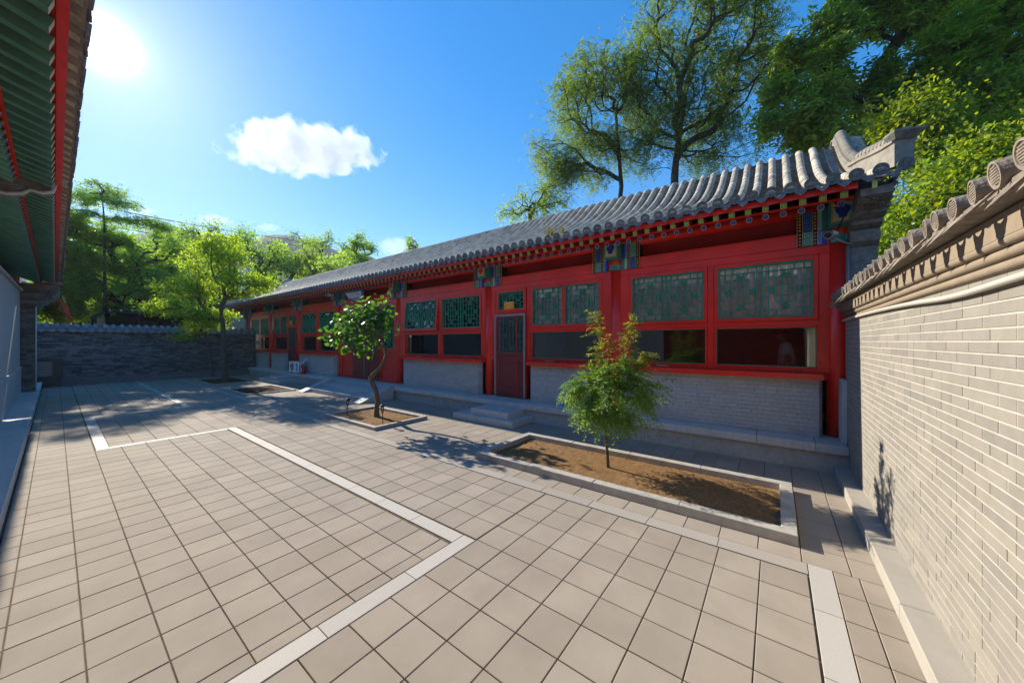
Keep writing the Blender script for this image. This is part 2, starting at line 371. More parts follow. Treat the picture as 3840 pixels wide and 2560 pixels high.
# ------------------------------------------------------------------ ground and courtyard paving
g = MB()
N = 24
def gz(x, y):
    h = -0.06
    if y > 14.2: h += min(1.6, (y - 14.2) * 0.10)
    if x > 7.5: h += min(5.0, (x - 7.5) * 0.42)
    return h
gx = [-500, -300, -60, -20, -8, -3, 3, 7.4, 7.6, 9, 12, 16, 20, 30, 60, 300, 500]
gy = [-500, -300, -60, -20, -8, -3, 2, 6, 10, 14, 14.4, 16, 18, 22, 28, 36, 60, 300, 500]
g.grid([[(x, y, gz(x, y)) for x in gx] for y in gy], smooth=True)
struct('ground', g, M['earth'])

pave = MB().box(-0.6, 3.62, -0.5, 12.95, -0.03, -0.006)
pavement = struct('courtyard_pavement', pave, M['joint'])
TILES = []
def region(x0, x1, y0, y1, gx, gy, px, py, gap=0.0036):
    i0 = math.floor((x0 - gx) / px); j0 = math.floor((y0 - gy) / py)
    i = i0
    while gx + i * px < x1 - 1e-6:
        j = j0
        while gy + j * py < y1 - 1e-6:
            a0, a1 = max(x0, gx + i * px), min(x1, gx + (i + 1) * px)
            b0, b1 = max(y0, gy + j * py), min(y1, gy + (j + 1) * py)
            if a1 - a0 > 0.02 and b1 - b0 > 0.02:
                inside = any(q[0] < a0 and a1 < q[1] and q[2] < b0 and b1 < q[3] for q in PLANTERS)
                if not inside: TILES.append((a0 + gap / 2, a1 - gap / 2, b0 + gap / 2, b1 - gap / 2))
            j += 1
        i += 1
PLANTERS = [(2.185, 2.985, -0.09, 2.05), (2.165, 2.91, 3.58, 4.79), (2.13, 2.98, 7.80, 9.02), (2.2, 3.0, 10.45, 12.0)]
PX, PY = 0.1655, 0.1645
region(-0.165, 1.195, 1.285, 4.95, 0.057, 1.83, 0.1605, 0.16)
region(0.31, 1.955, 5.03, 7.13, 0.31, 5.03, 0.1605, 0.162)
region(-0.165, 0.225, 4.95, 12.85, 0.057, 4.95, 0.1605, 0.162)
region(0.225, 1.19, 7.23, 12.85, 0.225, 7.23, 0.1605, 0.162)
region(1.27, 1.955, 7.13, 12.85, 1.27, 7.13, 0.1715, 0.162)
region(1.278, 1.955, 1.2, 5.03, 1.289, 1.04, PX, PY)
region(-0.6, 1.955, -0.115, 1.2, 1.289, 1.04, PX, PY)
region(-0.9, 2.05, -0.37, -0.2, 2.056, -0.366, 0.17, 0.083)
region(2.05, 3.58, -0.37, 12.85, 2.05, 1.054, 0.1655, 0.1645)
def tarea(t):
    x, y = (t[0] + t[1]) / 2, (t[2] + t[3]) / 2
    if not inframe(x, y, 0): return 0
    d = depth(x, y); return (t[1] - t[0]) * (t[3] - t[2]) / d ** 3
TILES.sort(key=tarea, reverse=True)
tcache = {}
rt = random.Random(3)
stuff = MB()
for k, t in enumerate(TILES):
    w, h = t[1] - t[0], t[3] - t[2]
    dz = rt.uniform(-0.0004, 0.0004)
    if k < 300:
        key = (round(w, 3), round(h, 3))
        if key not in tcache:
            tcache[key] = MB().cbox(-w / 2, w / 2, -h / 2, h / 2, -0.008, 0, 0.0016).mesh('paving_tile', M['paver'])
        o = place('paving_tile', tcache[key], pavement, ((t[0] + t[1]) / 2, (t[2] + t[3]) / 2, dz))
        o.rotation_euler = (rt.gauss(0, 0.0012), rt.gauss(0, 0.0012), rt.gauss(0, 0.0015))
    else:
        stuff.cbox(t[0], t[1], t[2], t[3], -0.008, dz, 0.0016)
part('distant_paving_tiles', stuff, M['paver'], pavement, kind='stuff')
# pale granite border bands, cut into stones
def band(x0, x1, y0, y1, step, along, bm='band'):
    a0, a1 = (x0, x1) if along == 'x' else (y0, y1)
    k = max(1, round((a1 - a0) / step)); gp = 0.0012
    for i in range(k):
        s0, s1 = a0 + (a1 - a0) * i / k + gp, a0 + (a1 - a0) * (i + 1) / k - gp
        m = MB()
        if along == 'x': m.cbox(s0, s1, y0 + .002, y1 - .002, -0.008, 0.0012, 0.001)
        else: m.cbox(x0 + .002, x1 - .002, s0, s1, -0.008, 0.0012, 0.001)
        part('band_stone', m, M[bm], pavement)
band(1.195, 1.278, 1.283, 5.03, 0.33, 'y')
band(-0.165, 1.278, 1.2, 1.283, 0.33, 'x')
band(0.225, 1.195, 4.95, 5.03, 0.33, 'x')
band(0.225, 0.31, 5.03, 7.13, 0.5, 'y')
band(0.225, 1.27, 7.13, 7.23, 0.5, 'x')
band(1.19, 1.27, 7.23, 12.85, 0.6, 'y')
band(1.955, 2.05, -0.115, 3.3, 0.33, 'y', 'band_dull')
band(1.955, 2.05, 3.3, 12.85, 0.6, 'y', 'band_dull')
band(2.05, 2.165, 3.30, 3.37, 0.33, 'x', 'band_dull')
band(-0.6, 2.05, -0.2, -0.115, 0.33, 'x')

# planters: curb stones round a bed of soil
def soil_mesh(x0, x1, y0, y1, z, amp, n, seed, mound=0.0):
    r = random.Random(seed); rows = []
    from mathutils import noise
    ny = max(8, int((y1 - y0) * n)); nx = max(8, int((x1 - x0) * n))
    for j in range(ny + 1):
        row = []
        for i in range(nx + 1):
            x = x0 + (x1 - x0) * i / nx; y = y0 + (y1 - y0) * j / ny
            e = min(i, nx - i) / nx * 2; f = min(j, ny - j) / ny * 2
            h = mound * min(1, e * 2.5) * min(1, f * 2.5)
            h += amp * (noise.noise((x * 9, y * 9, seed)) + 0.7 * noise.noise((x * 23, y * 23, seed + 4)) + 0.6 * noise.noise((x * 60, y * 60, seed + 9)))
            row.append((x, y, z + h))
        rows.append(row)
    return MB().grid(rows)
def planter(q, ch, cw, label, soilm, amp, z, mound=0.0, step=0.6, seed=1, clods=120):
    x0, x1, y0, y1 = q
    t = thing('planter', label, 'planter', ((x0 + x1) / 2, (y0 + y1) / 2, 0), 'stone edged planting beds')
    def run(a0, a1, fixed0, fixed1, along):
        k = max(1, round((a1 - a0) / step))
        for i in range(k):
            s0, s1 = a0 + (a1 - a0) * i / k + .0008, a0 + (a1 - a0) * (i + 1) / k - .0008
            jit = RNG.uniform(-.0012, .0012)
            m = MB().cbox(s0, s1, fixed0, fixed1, 0.001, ch + jit, .003) if along == 'x' else MB().cbox(fixed0, fixed1, s0, s1, 0.001, ch + jit, .003)
            part('curb_stone', m, M['curb'], t)
    run(y0, y1, x0, x0 + cw, 'y'); run(y0, y1, x1 - cw, x1, 'y')
    run(x0 + cw, x1 - cw, y0, y0 + cw, 'x'); run(x0 + cw, x1 - cw, y1 - cw, y1, 'x')
    s = soil_mesh(x0 + cw - .004, x1 - cw + .004, y0 + cw - .004, y1 - cw + .004, z, amp, 60, seed, mound)
    so = part('soil', s, soilm, t)
    r = random.Random(seed + 50); c = MB()
    for _ in range(clods):
        x, y = r.uniform(x0 + cw + .02, x1 - cw - .02), r.uniform(y0 + cw + .02, y1 - cw - .02); q_ = r.uniform(.003, .009)
        zz = z + mound * .7 + r.uniform(-.002, .004)
        pts = [(x + q_ * r.uniform(.6, 1.2) * dx, y + q_ * r.uniform(.6, 1.2) * dy, zz + q_ * r.uniform(.5, .9) * dz) for dx, dy, dz in ((1, 0, 0), (0, 1, 0), (-1, 0, 0), (0, -1, 0), (0, 0, 1), (0, 0, -1))]
        c.add(pts, [(0, 1, 4), (1, 2, 4), (2, 3, 4), (3, 0, 4), (1, 0, 5), (2, 1, 5), (3, 2, 5), (0, 3, 5)])
    part('clods', c, soilm, t, kind='stuff')
    return t
planter(PLANTERS[0], 0.055, 0.066, 'long stone edged planter of bare soil with the feathery sapling', M['soil'], .0045, 0.012, mound=.02, seed=2, clods=420)
planter(PLANTERS[1], 0.038, 0.05, 'square stone edged planter around the crooked trunk with two garden lamps', M['soil'], .004, 0.008, mound=.014, seed=5, clods=200)
planter(PLANTERS[2], 0.022, 0.045, 'low empty planter of dark soil in front of the stone stairs', M['soil_dark'], .003, 0.004, mound=.008, seed=8, step=.9)
planter(PLANTERS[3], 0.008, 0.03, 'flat weedy planter under the yellow green tree by the dark wall', M['soil_dark'], .003, 0.003, mound=.006, seed=11, step=.9)

# ------------------------------------------------------------------ brick panels
def brick_rows(length, height, ch, bl, seed, half=0.15):
    """list of (a0, a1, z0, z1) in wall coordinates"""
    r = random.Random(seed); out = []; k = 0; z = 0
    n = max(1, round(height / ch)); ch = height / n
    for k in range(n):
        a = -r.choice([0, 0.5]) * bl if k % 2 else -r.choice([0.25, 0.75]) * bl
        while a < length:
            L = bl * (r.choice([0.5, 0.5, 0.75, 1.25]) if r.random() < half else 1)
            a0, a1 = max(0, a), min(length, a + L)
            if a1 - a0 > 0.012: out.append((a0, a1, k * ch, (k + 1) * ch))
            a += L
    return out

# ------------------------------------------------------------------ the long pale wall on the right
YW = -0.44
rw = thing('courtyard_wall', 'pale brick courtyard wall with tiled coping lit by the sun', 'wall', (2.0, YW - .1, 0))
part('wall_body', MB().box(-1.6, 3.74, YW - .20, YW - .0016, 0, 1.235), M['mortar_pale'], rw)
rb = brick_rows(5.33, 1.12, 0.0332, 0.165, 21, half=0.45)
cand = []
for a0, a1, z0, z1 in rb:
    x0, x1 = -1.6 + a0, -1.6 + a1; z0 += .045; z1 += .045
    ok = inframe((x0 + x1) / 2, YW, (z0 + z1) / 2, 30); d = depth((x0 + x1) / 2, YW)
    cand.append((((x1 - x0) * (z1 - z0) / d ** 3) if ok else 0, x0, x1, z0, z1))
cand.sort(reverse=True)
bst = MB(); rbk = random.Random(5); bc = {}
for k, (ar, x0, x1, z0, z1) in enumerate(cand):
    gq = .0024; out_ = rbk.uniform(-.0003, .0006)
    if ar == 0 and k > 300 and x0 < .4: continue
    if k < 300:
        key = round(x1 - x0, 3), round(z1 - z0, 4)
        if key not in bc:
            w, h = (x1 - x0) / 2 - gq, (z1 - z0) / 2 - gq * .8
            bc[key] = MB().cbox(-w, w, -.012, 0, -h, h, .0012, face='+y').mesh('brick', M['brick_pale'])
        place('brick', bc[key], rw, ((x0 + x1) / 2, YW + out_, (z0 + z1) / 2))
    else:
        bst.cbox(x0 + gq, x1 - gq, YW - .012, YW + out_, z0 + gq * .8, z1 - gq * .8, .0012, face='+y')
part('distant_bricks', bst, M['brick_pale'], rw, kind='stuff')
# base kerb course
for i in range(10):
    x0, x1 = -0.9 + i * .455, -0.9 + (i + 1) * .455
    part('kerb_stone', MB().cbox(x0 + .0012, min(x1, 3.548) - .0012, YW - .01, YW + .085, 0.001, 0.062, .003), M['plinth'], rw)
# three rounded cornice bands, then a flat course
for zc, yo in ((1.178, .016), (1.203, .024), (1.229, .032)):
    pts = [(-1.6, YW + yo - .014, zc), (0.6, YW + yo - .014, zc), (1.9, YW + yo - .014, zc + .0015), (3.7, YW + yo - .014, zc)]
    part('cornice_band', MB().tube(pts, .0125, 12), M['cornice'], rw)
part('cornice_course', MB().box(-1.6, 3.71, YW - .2, YW + .030, 1.236, 1.292), M['cornice'], rw)
# coping: little tiled roof running both ways from a ridge
cp = MB()
cp.prism([(-1.6, YW + .075, 1.302), (-1.6, YW + .075, 1.316), (-1.6, YW - .10, 1.40), (-1.6, YW - .275, 1.316), (-1.6, YW - .275, 1.302), (-1.6, YW - .15, 1.293), (-1.6, YW - .05, 1.293)], (5.3, 0, 0))
part('coping_bed', cp, M['coping'], rw)
part('ridge_roll', MB().tube([(-1.6, YW - .10, 1.398), (1, YW - .10, 1.40), (3.7, YW - .10, 1.398)], .03, 10), M['coping'], rw)
def disc_mesh(r, mtl, bars=True, axis=Vector((0, 1, 0)), petals=False, th=.012):
    """roof tile end: rim, recessed face and raised ornament, facing +axis"""
    m = MB(); ax = axis.normalized(); u = Vector((0, 0, 1)).cross(ax).normalized(); w = ax.cross(u)
    n = 20
    def ring(rr, h): return [ax * h + u * math.cos(2 * math.pi * k / n) * rr + w * math.sin(2 * math.pi * k / n) * rr for k in range(n)]
    rings = [ring(r, -th), ring(r, 0), ring(r * .82, 0), ring(r * .78, -r * .10)]
    v = [p for q in rings for p in q]; f = []
    for a in range(3):
        for k in range(n):
            k2 = (k + 1) % n; f.append((a * n + k, a * n + k2, (a + 1) * n + k2, (a + 1) * n + k))
    f.append(tuple(3 * n + k for k in range(n)))
    m.add(v, f)
    if bars:
        for i in range(-3, 4):
            c = i * r * .19; L = math.sqrt(max(1e-8, (.70 * r) ** 2 - c * c)); bw = r * .055
            p = [ax * (-r * .02) + u * (sx * L) + w * (c + sz * bw) for sx, sz in ((-1, -1), (1, -1), (1, 1), (-1, 1))]
            q = [x - ax * (r * .09) for x in p]
            m.add(p + q, [(0, 1, 2, 3), (4, 5, 1, 0), (5, 6, 2, 1), (6, 7, 3, 2), (7, 4, 0, 3)])
    if petals:
        for k in range(8):
            an = 2 * math.pi * k / 8; e = u * math.cos(an) + w * math.sin(an); t = ax.cross(e)
            p = [e * (r * .16) , e * (r * .45) + t * (r * .13), e * (r * .70), e * (r * .45) - t * (r * .13)]
            top = e * (r * .42) + ax * (r * .03)
            p = [x - ax * (r * .09) for x in p]
            m.add(p + [top], [(0, 1, 4), (1, 2, 4), (2, 3, 4), (3, 0, 4)])
        m.add([ax * (r * .03)] + [(u * math.cos(2 * math.pi * k / 8) + w * math.sin(2 * math.pi * k / 8)) * r * .14 - ax * r * .09 for k in range(8)], [(0, 1 + k, 1 + (k + 1) % 8) for k in range(8)])
    return m
def drip_mesh(w, h, axis=Vector((0, 1, 0)), tilt=0.35, th=.006):
    """scalloped drip tile hanging between two tile ends, facing +axis"""
    ax = axis.normalized(); u = Vector((0, 0, 1)).cross(ax).normalized(); up = Vector((0, 0, 1))
    prof = [(-1, .25), (-.72, .02), (-.36, -.14), (0, -.2), (.36, -.14), (.72, .02), (1, .25), (.93, -.16), (.72, -.36), (.66, -.52), (.44, -.62), (.32, -.82), (.13, -.86), (0, -1.0), (-.13, -.86), (-.32, -.82), (-.44, -.62), (-.66, -.52), (-.72, -.36), (-.93, -.16)]
    pts = []
    for a, b in prof:
        pts.append(u * (a * w / 2) + up * (b * h) + ax * (-b * h * tilt))
    m = MB(); m.prism([p - ax * th for p in pts], ax * th)
    inner = [u * (a * w * .36) + up * (b * h * .74 - h * .08) + ax * (-(b * h * .74 - h * .08) * tilt + .0015) for a, b in prof]
    # raised relief lines: a central bud with two scrolls
    for cx, cz, rr in ((0, -.46, .16), (-.42, -.2, .12), (.42, -.2, .12)):
        ring = [u * (cx * w / 2 + rr * h * math.cos(q) * 1.2) + up * (cz * h + rr * h * math.sin(q)) + ax * (-(cz * h + rr * h * math.sin(q)) * tilt) for q in [k * math.pi / 4 for k in range(8)]]
        c = u * (cx * w / 2) + up * (cz * h) + ax * (-(cz * h) * tilt + .004)
        m.add([c] + ring, [(0, 1 + k, 1 + (k + 1) % 8) for k in range(8)])
    return m
cd = disc_mesh(.0285, None, th=.03).mesh('tile_end_disc', M['coping'])
cdr = drip_mesh(.064, .052, tilt=.75).mesh('drip_tile', M['coping'])
ct = MB(); ct.tube([(0, -.175, .083), (0, 0, 0)], .024, 8)
ctm = ct.mesh('coping_tile', M['coping'])
k = 0
x = 0.30
rj = random.Random(9)
while x < 3.68:
    jx, jz = rj.uniform(-.004, .004), rj.uniform(-.0025, .0025)
    place('tile_end_disc', cd, rw, (x + jx, YW + .088 + rj.uniform(-.004, .004), 1.334 + jz), (rj.uniform(-.06, .06) - .12, 0, rj.uniform(-.1, .1)))
    place('drip_tile', cdr, rw, (x + .053 + jx, YW + .080 + rj.uniform(-.004, .004), 1.306 + jz), (rj.uniform(-.06, .06), 0, rj.uniform(-.06, .06)))
    place('coping_tile', ctm, rw, (x + jx, YW + .072, 1.330 + jz))
    x += .106
# dripping back side of the coping (its own tiles, seen only from beyond)
part('coping_end', MB().prism([(3.70, YW + .09, 1.30), (3.70, YW - .1, 1.42), (3.70, YW - .28, 1.30), (3.70, YW - .2, 1.24), (3.70, YW + .03, 1.24)], (.03, 0, 0)), M['coping'], rw)
# pvc pipe clipped below the cornice
pp = []
for i in range(60):
    x = -0.5 + i * 4.25 / 59
    z = 1.146 if x < 1.2 else 1.146 - .012 * math.exp(-((x - 1.62) / .32) ** 2) + .018 * (1 / (1 + math.exp(-(x - 2.3) * 4)))
    pp.append((x, YW + .013, z))
pipe = place('pipe', MB().tube(pp, .0088, 10).mesh('pipe', M['pipe'])); tag(pipe, 'cream plastic pipe sagging along the pale brick wall under its coping', 'pipe')

# ------------------------------------------------------------------ the far wall
YF = 12.8
fw = thing('far_wall', 'dark grey brick wall closing the far end of the courtyard', 'wall', (1.6, YF + .1, 0))
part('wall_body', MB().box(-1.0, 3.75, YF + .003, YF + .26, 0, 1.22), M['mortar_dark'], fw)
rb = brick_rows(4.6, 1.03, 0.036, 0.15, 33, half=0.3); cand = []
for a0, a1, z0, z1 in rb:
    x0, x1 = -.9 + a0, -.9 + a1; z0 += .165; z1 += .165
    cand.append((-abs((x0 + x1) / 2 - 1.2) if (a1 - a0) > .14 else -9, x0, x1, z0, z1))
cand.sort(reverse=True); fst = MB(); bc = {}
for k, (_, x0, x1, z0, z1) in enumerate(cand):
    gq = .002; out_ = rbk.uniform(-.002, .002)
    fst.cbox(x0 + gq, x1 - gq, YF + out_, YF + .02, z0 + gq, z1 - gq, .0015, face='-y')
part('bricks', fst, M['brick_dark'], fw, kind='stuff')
part('plinth', MB().cbox(-1.0, 3.75, YF - .03, YF + .05, 0, .16, .006), M['brick_dark'], fw)
part('coping_bed', MB().prism([(-1.0, YF - .07, 1.235), (-1.0, YF - .07, 1.255), (-1.0, YF + .13, 1.36), (-1.0, YF + .33, 1.255), (-1.0, YF + .33, 1.235), (-1, YF + .2, 1.222), (-1, YF + .06, 1.222)], (4.75, 0, 0)), M['coping_grey'], fw)
part('ridge_roll', MB().tube([(-1.0, YF + .13, 1.36), (3.75, YF + .13, 1.36)], .03, 8), M['coping_grey'], fw)
fd = drip_mesh(.115, .05, axis=Vector((0, -1, 0)), tilt=.3).mesh('drip_tile', M['coping_grey'])
fct = MB(); fct.tube([(0, .2, .102), (0, .0, 0)], .037, 8); fctm = fct.mesh('coping_tile', M['coping_grey'])
x = -.25; i = 0
while x < 3.7:
    place('coping_tile', fctm, fw, (x + rj.uniform(-.006, .006), YF - .075, 1.292 + rj.uniform(-.004, .004)))
    place('drip_tile', fd, fw, (x + .07, YF - .08, 1.25 + rj.uniform(-.003, .003)))
    x += .139
# ------------------------------------------------------------------ the red hall on the right
hall = thing('courtyard_hall', 'long red timber hall with grey tiled roof, green lattice windows and painted brackets', 'building', (4.2, 6.8, 0))
COLS = [-.42, 1.45, 3.38, 5.60, 7.81, 9.965, 11.94, 13.83]
YA, YB = -.44, 13.95
part('platform', MB().box(3.58, 6.6, YA - .2, YB, -.02, .15), M['granite_dark'], hall)
js = [YA + .002, -.25, .126, .98, 1.86, 2.74, 3.62, 4.5, 5.40, 6.1, 6.8, 7.45, 8.3, 9.2, 10.1, 11.0, 11.9, 12.8, YB]
for a, b in zip(js, js[1:]):
    part('kerb_stone', MB().cbox(3.55, 3.93, a + .0016, b - .0016, .151, .215 + RNG.uniform(-.0008, .0008), .004), M['granite'], hall)
part('room_floor', MB().box(3.932, 6.3, YA + .05, YB - .1, .151, .212), M['wood_in'], hall)
part('back_wall', MB().box(6.2, 6.35, YA - .17, YB, .15, 2.62), M['wall_in'], hall)
part('ceiling', MB().box(4.0, 6.2, YA, YB, 1.95, 1.97), M['wall_in'], hall)
for y in (3.38, 5.6, 7.81, 9.965, 11.94):
    part('partition', MB().box(4.03, 6.2, y - .03, y + .03, .213, 1.95), M['wall_in'], hall)
colm = MB().tube([(0, 0, .216), (0, 0, .9), (0, 0, 1.96)], [.077, .0755, .074], 28).mesh('column', M['red'])
for y in COLS: place('column', colm, hall, (3.925, y, 0))
XF0, XF1 = 3.88, 3.945           # timber frame plane
def bx(mb, y0, y1, z0, z1, x0=XF0, x1=XF1, mi=0): return mb.box(x0, x1, min(y0, y1), max(y0, y1), z0, z1, mi)
for a, b in zip(COLS, COLS[1:]):
    a, b = a + .06, b - .06
    part('lintel', MB().cbox(3.862, 3.95, a, b, 1.803, 1.925, .005, face='-x'), M['red'], hall)
    part('lintel_rail', MB().box(3.873, 3.945, a, b, 1.737, 1.8015), M['red'], hall)
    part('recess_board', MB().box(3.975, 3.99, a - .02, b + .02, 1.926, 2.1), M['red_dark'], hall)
part('purlin', MB().tube([(3.90, YA - .02, 2.108), (3.90, 6, 2.108), (3.90, YB + .1, 2.108)], .046, 20), M['red'], hall)

LATW, LATT = .0082, .018
def lattice_cell(mb, y0, y1, z0, z1, x=3.884, tall=False):
    w, h = y1 - y0, z1 - z0
    def V(u, v0, v1, wd=LATW): c = y0 + u * w; mb.box(x, x + LATT, c - wd / 2, c + wd / 2, z0 + v0 * h, z0 + v1 * h)
    def H(v, u0, u1, wd=LATW): c = z0 + v * h; mb.box(x + .001, x + LATT - .001, y0 + u0 * w, y0 + u1 * w, c - wd / 2, c + wd / 2)
    a, b, c_ = .13, .30, .43
    if tall: av, bv, cv = .055, .13, .2
    else: av, bv, cv = .115, .255, .39
    V(a, 0, 1); V(1 - a, 0, 1); H(av, 0, 1); H(1 - av, 0, 1)
    V(b, bv, 1 - bv); V(1 - b, bv, 1 - bv); H(bv, a, 1 - b); H(1 - bv, b, 1 - a)
    V(c_, bv, 1 - bv); V(1 - c_, bv, 1 - bv); H(cv, b, 1 - b); H(1 - cv, b, 1 - b)
    for u in (.32, .68): V(u, 0, av); V(u, 1 - av, 1)
    for v in ((.36, .64) if not tall else (.12, .3, .5, .7, .88)): H(v, 0, a); H(v, 1 - a, 1)
    for v0, v1 in ((av, bv), (1 - bv, 1 - av)):       # little H shaped clips
        m_ = (v0 + v1) / 2; d = abs(v1 - v0) * .25
        V(.46, v0, v1, .008); V(.54, v0, v1, .008); H(m_, .40, .60, .016)
    for u0, u1 in ((a, b), (1 - b, 1 - a)):
        m_ = (u0 + u1) / 2
        H(.47, u0, u1, .008); H(.53, u0, u1, .008); V(m_, .43, .57, .016)
def window(y0, y1, z0, z1, cells=2, blind='blind', tilt=0.0, fr=.034, mull=None, tall=False, sash=True, lat_w=None):
    """red sash > green lattice > pane, with a blind behind; y0<y1"""
    def mk(mb, name, mats, parent, **k):
        if tilt:
            th = tilt; zc, xc = z1, 3.88
            mb.v = [(xc + (x - xc) * math.cos(th) + (z - zc) * math.sin(th), y, zc + (z - zc) * math.cos(th) - (x - xc) * math.sin(th)) for x, y, z in mb.v]
        return part(name, mb, mats, parent, **k)
    f = MB(); x0, x1 = 3.868, 3.915
    f.cbox(x0, x1, y0, y0 + fr, z0, z1, .003, face='-x'); f.cbox(x0, x1, y1 - fr, y1, z0, z1, .003, face='-x')
    f.cbox(x0 + .0006, x1, y0 + fr - .001, y1 - fr + .001, z0, z0 + fr, .003, face='-x'); f.cbox(x0 + .0006, x1, y0 + fr - .001, y1 - fr + .001, z1 - fr, z1, .003, face='-x')
    if mull:
        for c in mull: f.box(x0 + .002, x1, c - .018, c + .018, z0 + fr - .001, z1 - fr + .001)
    w = mk(f, 'window', M['red'], hall)
    L = MB()
    a, b = y0 + fr, y1 - fr; c, d = z0 + fr, z1 - fr; b_ = .014
    spans = []
    if mull:
        e = [a] + [q for c2 in mull for q in (c2 - .018, c2 + .018)] + [b]
        spans = [(e[i], e[i + 1]) for i in range(0, len(e), 2)]
    else: spans = [(a, b)]
    for s0, s1 in spans:
        L.box(3.880, 3.906, s0, s0 + b_, c, d); L.box(3.880, 3.906, s1 - b_, s1, c, d)
        L.box(3.8806, 3.905, s0, s1, c, c + b_); L.box(3.8806, 3.905, s0, s1, d - b_, d)
        n = 1 if mull else cells
        for i in range(n):
            u0, u1 = s0 + b_ + (s1 - s0 - 2 * b_) * i / n, s0 + b_ + (s1 - s0 - 2 * b_) * (i + 1) / n
            lattice_cell(L, u0, u1, c + b_, d - b_, tall=tall)
            if i: L.box(3.883, 3.903, u0 - .006, u0 + .006, c, d)
    mk(L, 'lattice', M['green'], w)
    mk(MB().box(3.908, 3.912, a, b, c, d), 'pane', M['glass_clear'], w)
    if blind:
        rows = []
        for i in range(40):
            y = a + .002 + (b - a - .004) * i / 39
            xx = 3.932 + .007 * math.sin(i * 1.1 + y * 5) + .004 * math.sin(i * 2.7)
            rows.append([(xx, y, c), (xx, y, d)])
        mk(MB().grid(rows), 'blind', M[blind], w)
    return w
def low_window(y0, y1, z0=.778, z1=1.122):
    f = MB(); x0, x1 = 3.874, 3.925; fr = .02
    f.cbox(x0, x1, y0 - fr, y0, z0 - fr, z1 + fr, .004, face='-x'); f.cbox(x0, x1, y1, y1 + fr, z0 - fr, z1 + fr, .004, face='-x')
    f.cbox(x0 + .0006, x1, y0 - .001, y1 + .001, z0 - fr, z0, .004, face='-x'); f.cbox(x0 + .0006, x1, y0 - .001, y1 + .001, z1, z1 + fr, .004, face='-x')
    w = part('window', f, M['red'], hall)
    g_ = MB(); e = .006
    g_.box(3.905, 3.918, y0, y0 + e, z0, z1); g_.box(3.905, 3.918, y1 - e, y1, z0, z1); g_.box(3.905, 3.917, y0, y1, z0, z0 + e); g_.box(3.905, 3.917, y0, y1, z1 - e, z1)
    part('glazing_seal', g_, M['green'], w)
    part('pane', MB().box(3.910, 3.914, y0, y1, z0, z1), M['glass'], w)
    return w
def frame_bay(posts, y0, y1, doorless=True):
    for a, b in posts: part('post', MB().cbox(XF0 - .004, XF1, a, b, .737, 1.737, .003, face='-x'), M['red'], hall)
    part('mid_rail', MB().cbox(XF0, XF1 - .002, y0, y1, 1.128, 1.182, .003, face='-x'), M['red'], hall)
    part('bottom_rail', MB().cbox(XF0, XF1 - .002, y0, y1, .737, .776, .003, face='-x'), M['red'], hall)
def sill_wall(y0, y1, stuff_only=False, seed=1, chamf=True):
    z0, z1 = .216, .688; xf, xb = 3.772, 3.93; c = .014
    w = MB()
    w.prism([(xf + .004 + .07, y0 + .004, z0), (xf + .0036, y0 + .03, z0), (xf + .0036, y1 - .03, z0), (xf + .074, y1 - .004, z0), (xb, y1 - .004, z0), (xb, y0 + .004, z0)], (0, 0, z1 - z0))
    body = part('sill_wall', w, M['mortar_grey'], hall)
    rr = random.Random(seed); st = MB(); gq = .0012; n = 13; ch = (z1 - z0) / n
    for k in range(n):
        za, zb = z0 + k * ch + gq, z0 + (k + 1) * ch - gq
        y = y0 + .028 - rr.uniform(0, .14)
        while y < y1 - .028:
            L = .155 * rr.choice([1, 1, 1, .5])
            a, b = max(y, y0 + .028) + gq * .7, min(y + L, y1 - .028) - gq * .7
            if b - a > .012:
                o = rr.uniform(-.0006, .0006)
                if stuff_only: st.cbox(xf + o, xf + .012, a, b, za, zb, .0012, face='-x')
                else: part('brick', MB().cbox(xf + o, xf + .012, a, b, za, zb, .0012, face='-x'), M['brick'], body)
            y += L
        # splayed and return ends
        for (ya, yb, s) in ((y0 + .028, y0 + .004, -1), (y1 - .028, y1 - .004, 1)):
            P = [(xf, ya, za), (xf + .07, yb, za), (xf + .076, yb - s * .02, za), (xf + .012, ya - s * .01, za)]
            if s > 0: P = P[::-1]
            st.prism(P, (0, 0, zb - za))
            e0, e1 = min(yb, yb - s * .016), max(yb, yb - s * .016)
            st.box(xf + .072, xb - .004, e0, e1, za, zb)
    part('bricks', st, M['brick'], body, kind='stuff')
    s = MB(); a, b = y0 - .024, y1 + .024
    s.prism([(3.705, a, .6885), (3.705, b, .6885), (3.705, b, .735), (3.712, b, .742), (3.715, b - .0, .744)][:0] or
            [(3.775, a, .689), (3.708, a + .03, .689), (3.708, b - .03, .689), (3.775, b, .689), (3.952, b, .689), (3.952, a, .689)], (0, 0, .046))
    part('sill', s, M['red'], hall)
# bay 1 (nearest, beside the pale wall)
sill_wall(-.315, 1.345, seed=41); frame_bay([(-.36, -.292), (.476, .528), (1.30, 1.40)], -.36, 1.40)
window(-.29, .474, 1.183, 1.735); window(.53, 1.30, 1.183, 1.735)
low_window(-.280, .455); low_window(.55, 1.282)
# bay 2 with a door at its far end
sill_wall(1.53, 2.585, seed=42); frame_bay([(1.50, 1.618), (2.637, 2.690), (3.245, 3.32)], 1.50, 2.69)
window(1.62, 2.635, 1.183, 1.735, mull=[2.127]); low_window(1.645, 2.61)
window(2.706, 3.228, 1.418, 1.735, cells=1, blind='blind_green')
part('door_head', MB().box(XF0 + .002, XF1, 2.69, 3.245, 1.385, 1.418), M['red'], hall)
